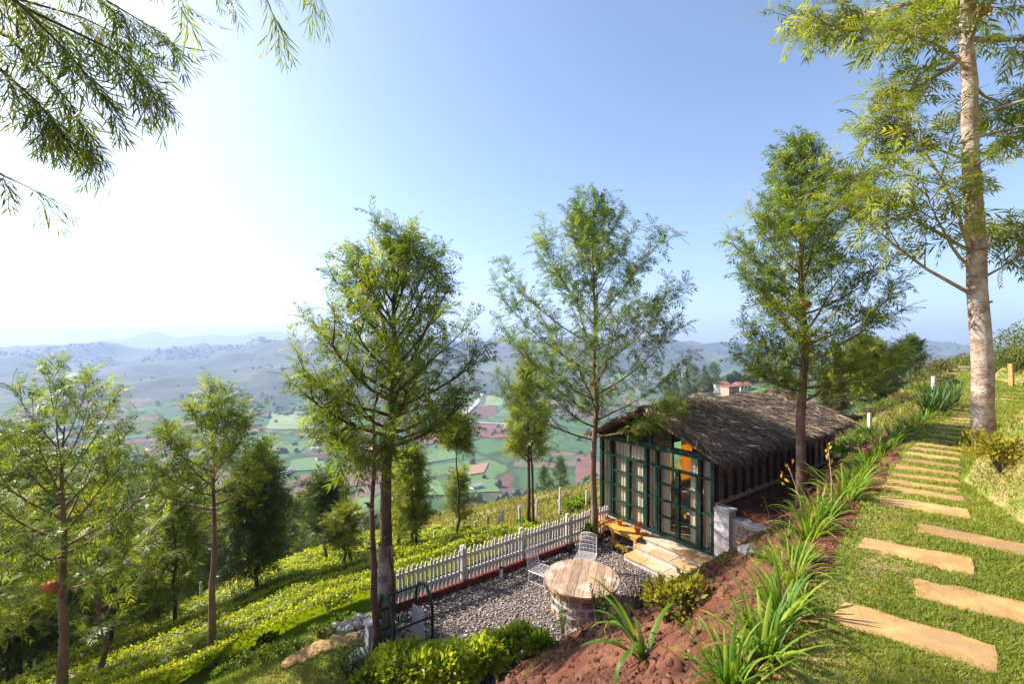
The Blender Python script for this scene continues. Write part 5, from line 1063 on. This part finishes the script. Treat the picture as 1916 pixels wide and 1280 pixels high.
# overhanging branches of the tree at the upper left (its trunk stands left of the view)
bx, by, bz = ground(-8.6, 3.6)
T = Tree(90); T.w.tube([(0, 0, -.3), (.05, 0, 3), (.12, .05, 6), (.2, .1, 9)], [.19, .16, .12, .04], 9, cap=False)
def PB(u, v, Y): p = px(u, v, Y); return Vector((p[0] - bx, p[1] - by, p[2] - bz))
limbs = [((.1, 0, 4.6), [(-250, -170, 3.9), (60, 20, 4.1), (215, 95, 4.2), (290, 165, 4.3)], 95), ((.1, 0, 4.2), [(-250, -40, 4.3), (20, 70, 4.4), (130, 190, 4.4), (172, 275, 4.4)], 95), ((.1, 0, 4.4), [(-250, -120, 4.7), (10, -10, 4.7), (150, 30, 4.7), (255, 80, 4.7)], 80),
         ((.1, 0, 4.0), [(-250, 40, 4.0), (-20, 110, 4.1), (70, 190, 4.1), (110, 240, 4.1)], 70), ((.1, 0, 3.6), [(-250, 210, 4.3), (-60, 290, 4.3), (10, 330, 4.3), (55, 350, 4.3)], 9), ((.12, 0, 5.4), [(100, -330, 4.0), (280, -120, 4.1), (325, -40, 4.1), (338, 0, 4.1)], 9), ((.12, 0, 5.8), [(220, -380, 4.2), (440, -130, 4.2), (485, -40, 4.2), (508, 20, 4.2)], 8), ((.12, 0, 6.0), [(300, -380, 4.4), (500, -160, 4.4), (548, -80, 4.4), (575, -40, 4.4)], 6),
         ((.1, 0, 4.7), [(-200, -250, 4.4), (80, -70, 4.4), (200, 0, 4.5), (300, 60, 4.5)], 70), ((.1, 0, 4.7), [(-200, -200, 3.7), (0, -30, 3.8), (120, 90, 3.8), (190, 170, 3.8)], 60), ((.12, 0, 5.2), [(0, -300, 4.2), (330, -110, 4.2), (385, -60, 4.2), (412, -35, 4.2)], 5)]
for st_p, pts, nf in limbs:
    P = [Vector(st_p)] + [PB(*q) for q in pts]; T.w.tube(P, [.05, .032, .016, .009, .004], 5, cap=False); Rn = T.R
    nf = int(nf * 1.0)
    for k in range(nf):
        q = 1.3 + 2.7 * (k + Rn.random()) / nf; i = min(int(q), 3); c = P[i].lerp(P[i + 1], q - i); a = (P[i + 1] - P[i]).normalized()
        d = (a * .8 + Vector((.35, 0, -.55)) + rv(Rn, .38)).normalized(); T.frond(c, d, Rn.uniform(.30, .52), min(1, max(0, Rn.gauss(.5, .25))))
    for k in range(3): T.frond(P[-1], ((P[-1] - P[-2]).normalized() + Vector((.1, 0, -.3)) + rv(Rn, .15)).normalized(), Rn.uniform(.36, .5), .4)
tree_obj('silver_oak', T, (bx, by, bz), 'overhanging branches with long narrow leaves in the upper left corner', 'tree', L_over, M_bark_dark, tpl=FR_BIG)
# clay bird pots tied to trunks
def birdpot(u, v, Y, r, label, side=1):
    x, y, z = px(u, v, Y); p = thing('clay_pot', label, 'pot', (x, y, z)); p.rotation_euler = (0, rad(80) * side, .2)
    MB().lathe([(r*.45, -r*1.3), (r*.95, -r*.9), (r, 0), (r*.8, r*.8), (r*.5, r*1.1), (r*.55, r*1.3), (r*.35, r*1.28)], 14).obj('body', M_terra, p, smooth=True); MB().tube([(0, 0, 0), (r * 1.2 * side, 0, r*2.1)], .006, 4).obj('tie', M_bark_dark, p)
birdpot(94, 1098, 8.15, .10, 'clay pot tied to the trunk of the forked left tree', -1); birdpot(1108, 719, 12.05, .07, 'little clay pot tied high on the slim tree'); birdpot(1507, 570, 9.38, .09, 'clay pot tied in the conical tree by the thatch'); birdpot(1836, 22, 7.35, .12, 'clay pot tied near the top of the big pale trunk')
# ------------------------------------------------------------------ far things
def blob_field(n, pts, hs, seed, tone):
    g_ = np.random.default_rng(seed); b = MB(); b.lathe([(.35, 0), (.6, .3), (.5, .62), (.12, .82)], 5); TV = np.array(b.v); TFq = np.array([f for f in b.f if len(f) == 4])
    a = g_.random(n) * 6.28; Mx = np.zeros((n, 3, 3)); Mx[:, 0, 0] = np.cos(a); Mx[:, 0, 1] = -np.sin(a); Mx[:, 1, 0] = np.sin(a); Mx[:, 1, 1] = np.cos(a); Mx[:, 2, 2] = g_.uniform(.8, 1.5, n)
    V, Fc, T = scatter(TV, TFq, pts, Mx, hs, np.clip(tone + g_.normal(0, .2, n), 0, 1)); V += g_.normal(0, 1, V.shape) * np.repeat(hs, len(TV))[:, None] * .05; return V, Fc, T
g7 = np.random.default_rng(107); n_ = 12000
x, y = polar(g7, n_, -100, 2000, 230, 1700); cl_ = fbm(x / 90, y / 90, 4, 55); keep = (cl_ > .27) | (g7.random(n_) < .025); x, y = x[keep], y[keep]; z = H(x, y); s_, t_ = to_st(x, y); keep = t_ > 15; x, y, z = x[keep], y[keep], z[keep]; n_ = len(x)
V, Fc, T = blob_field(n_, np.stack([x, y, z - .5], -1), g7.uniform(3, 7.5, n_), 1, .3); link('valley_woods', mesh_np('valley_woods', V, Fc, T), L_forest, kind='stuff')
n_ = 6000; x, y = polar(g7, n_, -100, 1950, 1700, 2720); cl_ = fbm(x / 260, y / 260, 4, 56); keep = (cl_ > .05) | (np.abs(y - 2640) < 45); x, y = x[keep], y[keep]; z = H(x, y); n_ = len(x)
V, Fc, T = blob_field(n_, np.stack([x, y, z - 1], -1), g7.uniform(6, 13, n_), 2, .25); link('hill_woods', mesh_np('hill_woods', V, Fc, T), L_forest, kind='stuff')
for k, (u, vt, Y, kk) in enumerate([(1262, 705, 205, 1), (1285, 695, 215, 1), (1300, 690, 220, 0), (1318, 688, 225, 1), (1335, 684, 230, 0), (1250, 715, 195, 0), (1420, 690, 235, 0), (1440, 684, 240, 1), (1460, 690, 232, 3), (1540, 668, 215, 1), (1575, 662, 200, 0), (1590, 668, 190, 1), (1520, 680, 225, 3)]):
    x = (u - 958) / F * Y; z = gz(x, Y); h = (VH - vt) / F * Y - z; s_ = max(h, 6) / 6.5
    copy_tree(protos[kk], (x, Y, z), k * 1.3, (min(s_, 1.6) * 1.2, min(s_, 1.6) * 1.2, s_), ORD[k] + ' small dark tree on the far spur by the pink house', 'trees on the far spur')
def house(u, v, Y, w, d, h, wall, roof, label, yaw=0.3, nwin=3, group=None, flat=False, floors=1):
    x = (u - 958) / F * Y; z = gz(x, Y); p = thing('house', label, 'house', (x, Y, z), yaw, group)
    MB().box(-w/2, w/2, -d/2, d/2, -3, h).obj('wall', wall, p)
    if flat: MB().box(-w/2 - .3, w/2 + .3, -d/2 - .3, d/2 + .3, h + .02, h + .5).obj('roof', roof, p)
    else:
        e = .5; V = [(-w/2-e, -d/2-e, h + .01), (w/2+e, -d/2-e, h + .01), (w/2+e, d/2+e, h + .01), (-w/2-e, d/2+e, h + .01), (-w/2-e, 0, h + d*.3), (w/2+e, 0, h + d*.3)]; MB().add(V, [(3, 2, 1, 0), (0, 1, 5, 4), (2, 3, 4, 5), (1, 2, 5), (3, 0, 4)]).obj('roof', roof, p)
    for f_ in range(floors):
        for i in range(nwin): c = -w/2 + w * (i + .5) / nwin; zb = h / floors * (f_ + .35); MB().box(c - .55, c + .55, -d/2 - .06, -d/2 + .1, zb, zb + 1.2).obj('window', M_darkpane, p)
house(1366, 722, 208, 6.5, 5, 3.6, M_pinkwall, M_redtile, 'pink two-storey house with red roof on the far spur', .35, 4, floors=2, flat=True)
house(1388, 722, 214, 6.5, 5, 2.8, M_cream, M_redtile, 'low cream house right of the pink one on the far spur', .3, 3)
house(1350, 722, 218, 5, 5, 4.2, M_cream, M_redtile, 'cream house behind the pink one on the far spur', .2, 2, floors=2)
for k, (u, v, Y) in enumerate([(590, 845, 505), (600, 862, 470), (538, 878, 430), (700, 838, 520), (1155, 715, 1250), (1180, 712, 1300), (1130, 720, 1200), (945, 720, 1150), (860, 735, 1000), (640, 760, 800), (890, 906, 380), (560, 905, 390)]):
    house(u, v, Y, 9, 6, 3.2, M_cream, M_redtile if k % 2 else M_concrete, 'tiny pale farmhouse among the valley fields', k * .7, 2, 'farmhouses in the valley')
# ------------------------------------------------------------------ one label for each of the look-alikes, by its order in the row
ORD += ['fifteenth', 'sixteenth', 'seventeenth', 'eighteenth', 'nineteenth', 'twentieth']
def relabel(group, text, key):
    os_ = sorted([o for o in C.objects if o.get('group') == group and o.parent is None], key=key)
    for o, n_ in zip(os_, ORD): o['label'] = text % n_
lr = lambda o: o.location.x / max(o.location.y, .1)
for c_, tx in zip('abcd', ['%s broad hazy tree from the left in the wood below the tea', '%s dark narrow tree from the left in the wood below the tea', '%s light green tree from the left in the wood below the tea', '%s spreading olive tree from the left in the wood below the tea']):
    relabel('trees of the wood below the tea, kind %s' % c_, tx, lr)
relabel('dry shrubs on the slope behind the cottage', '%s dry shrub from the left on the slope behind the cottage', lr)
relabel('young strap-leaf tufts on the bank', '%s young strap-leaf tuft up the red bank from the bottom edge', lambda o: o.location.y)
relabel('bushes beyond the picket fence', '%s green bush from the left on the slope beyond the picket fence', lr)
relabel('bushes along the hillside edge', '%s dark bush from the left along the brown hillside edge', lr)
relabel('concrete posts beyond the picket fence', '%s concrete post from the left in the wire fence beyond the pickets', lr)
relabel('concrete posts along the lower tea edge', '%s pale concrete post from the left at the lower tea edge', lr)
relabel('stones of the low dry wall', '%s grey field stone from the left in the low dry wall', lr)
relabel('farmhouses in the valley', '%s tiny pale farmhouse from the left among the valley fields', lr)
relabel('shrubs on the red slope beyond the big trunk', '%s tangled shrub from the left on the red slope beyond the big trunk', lr)
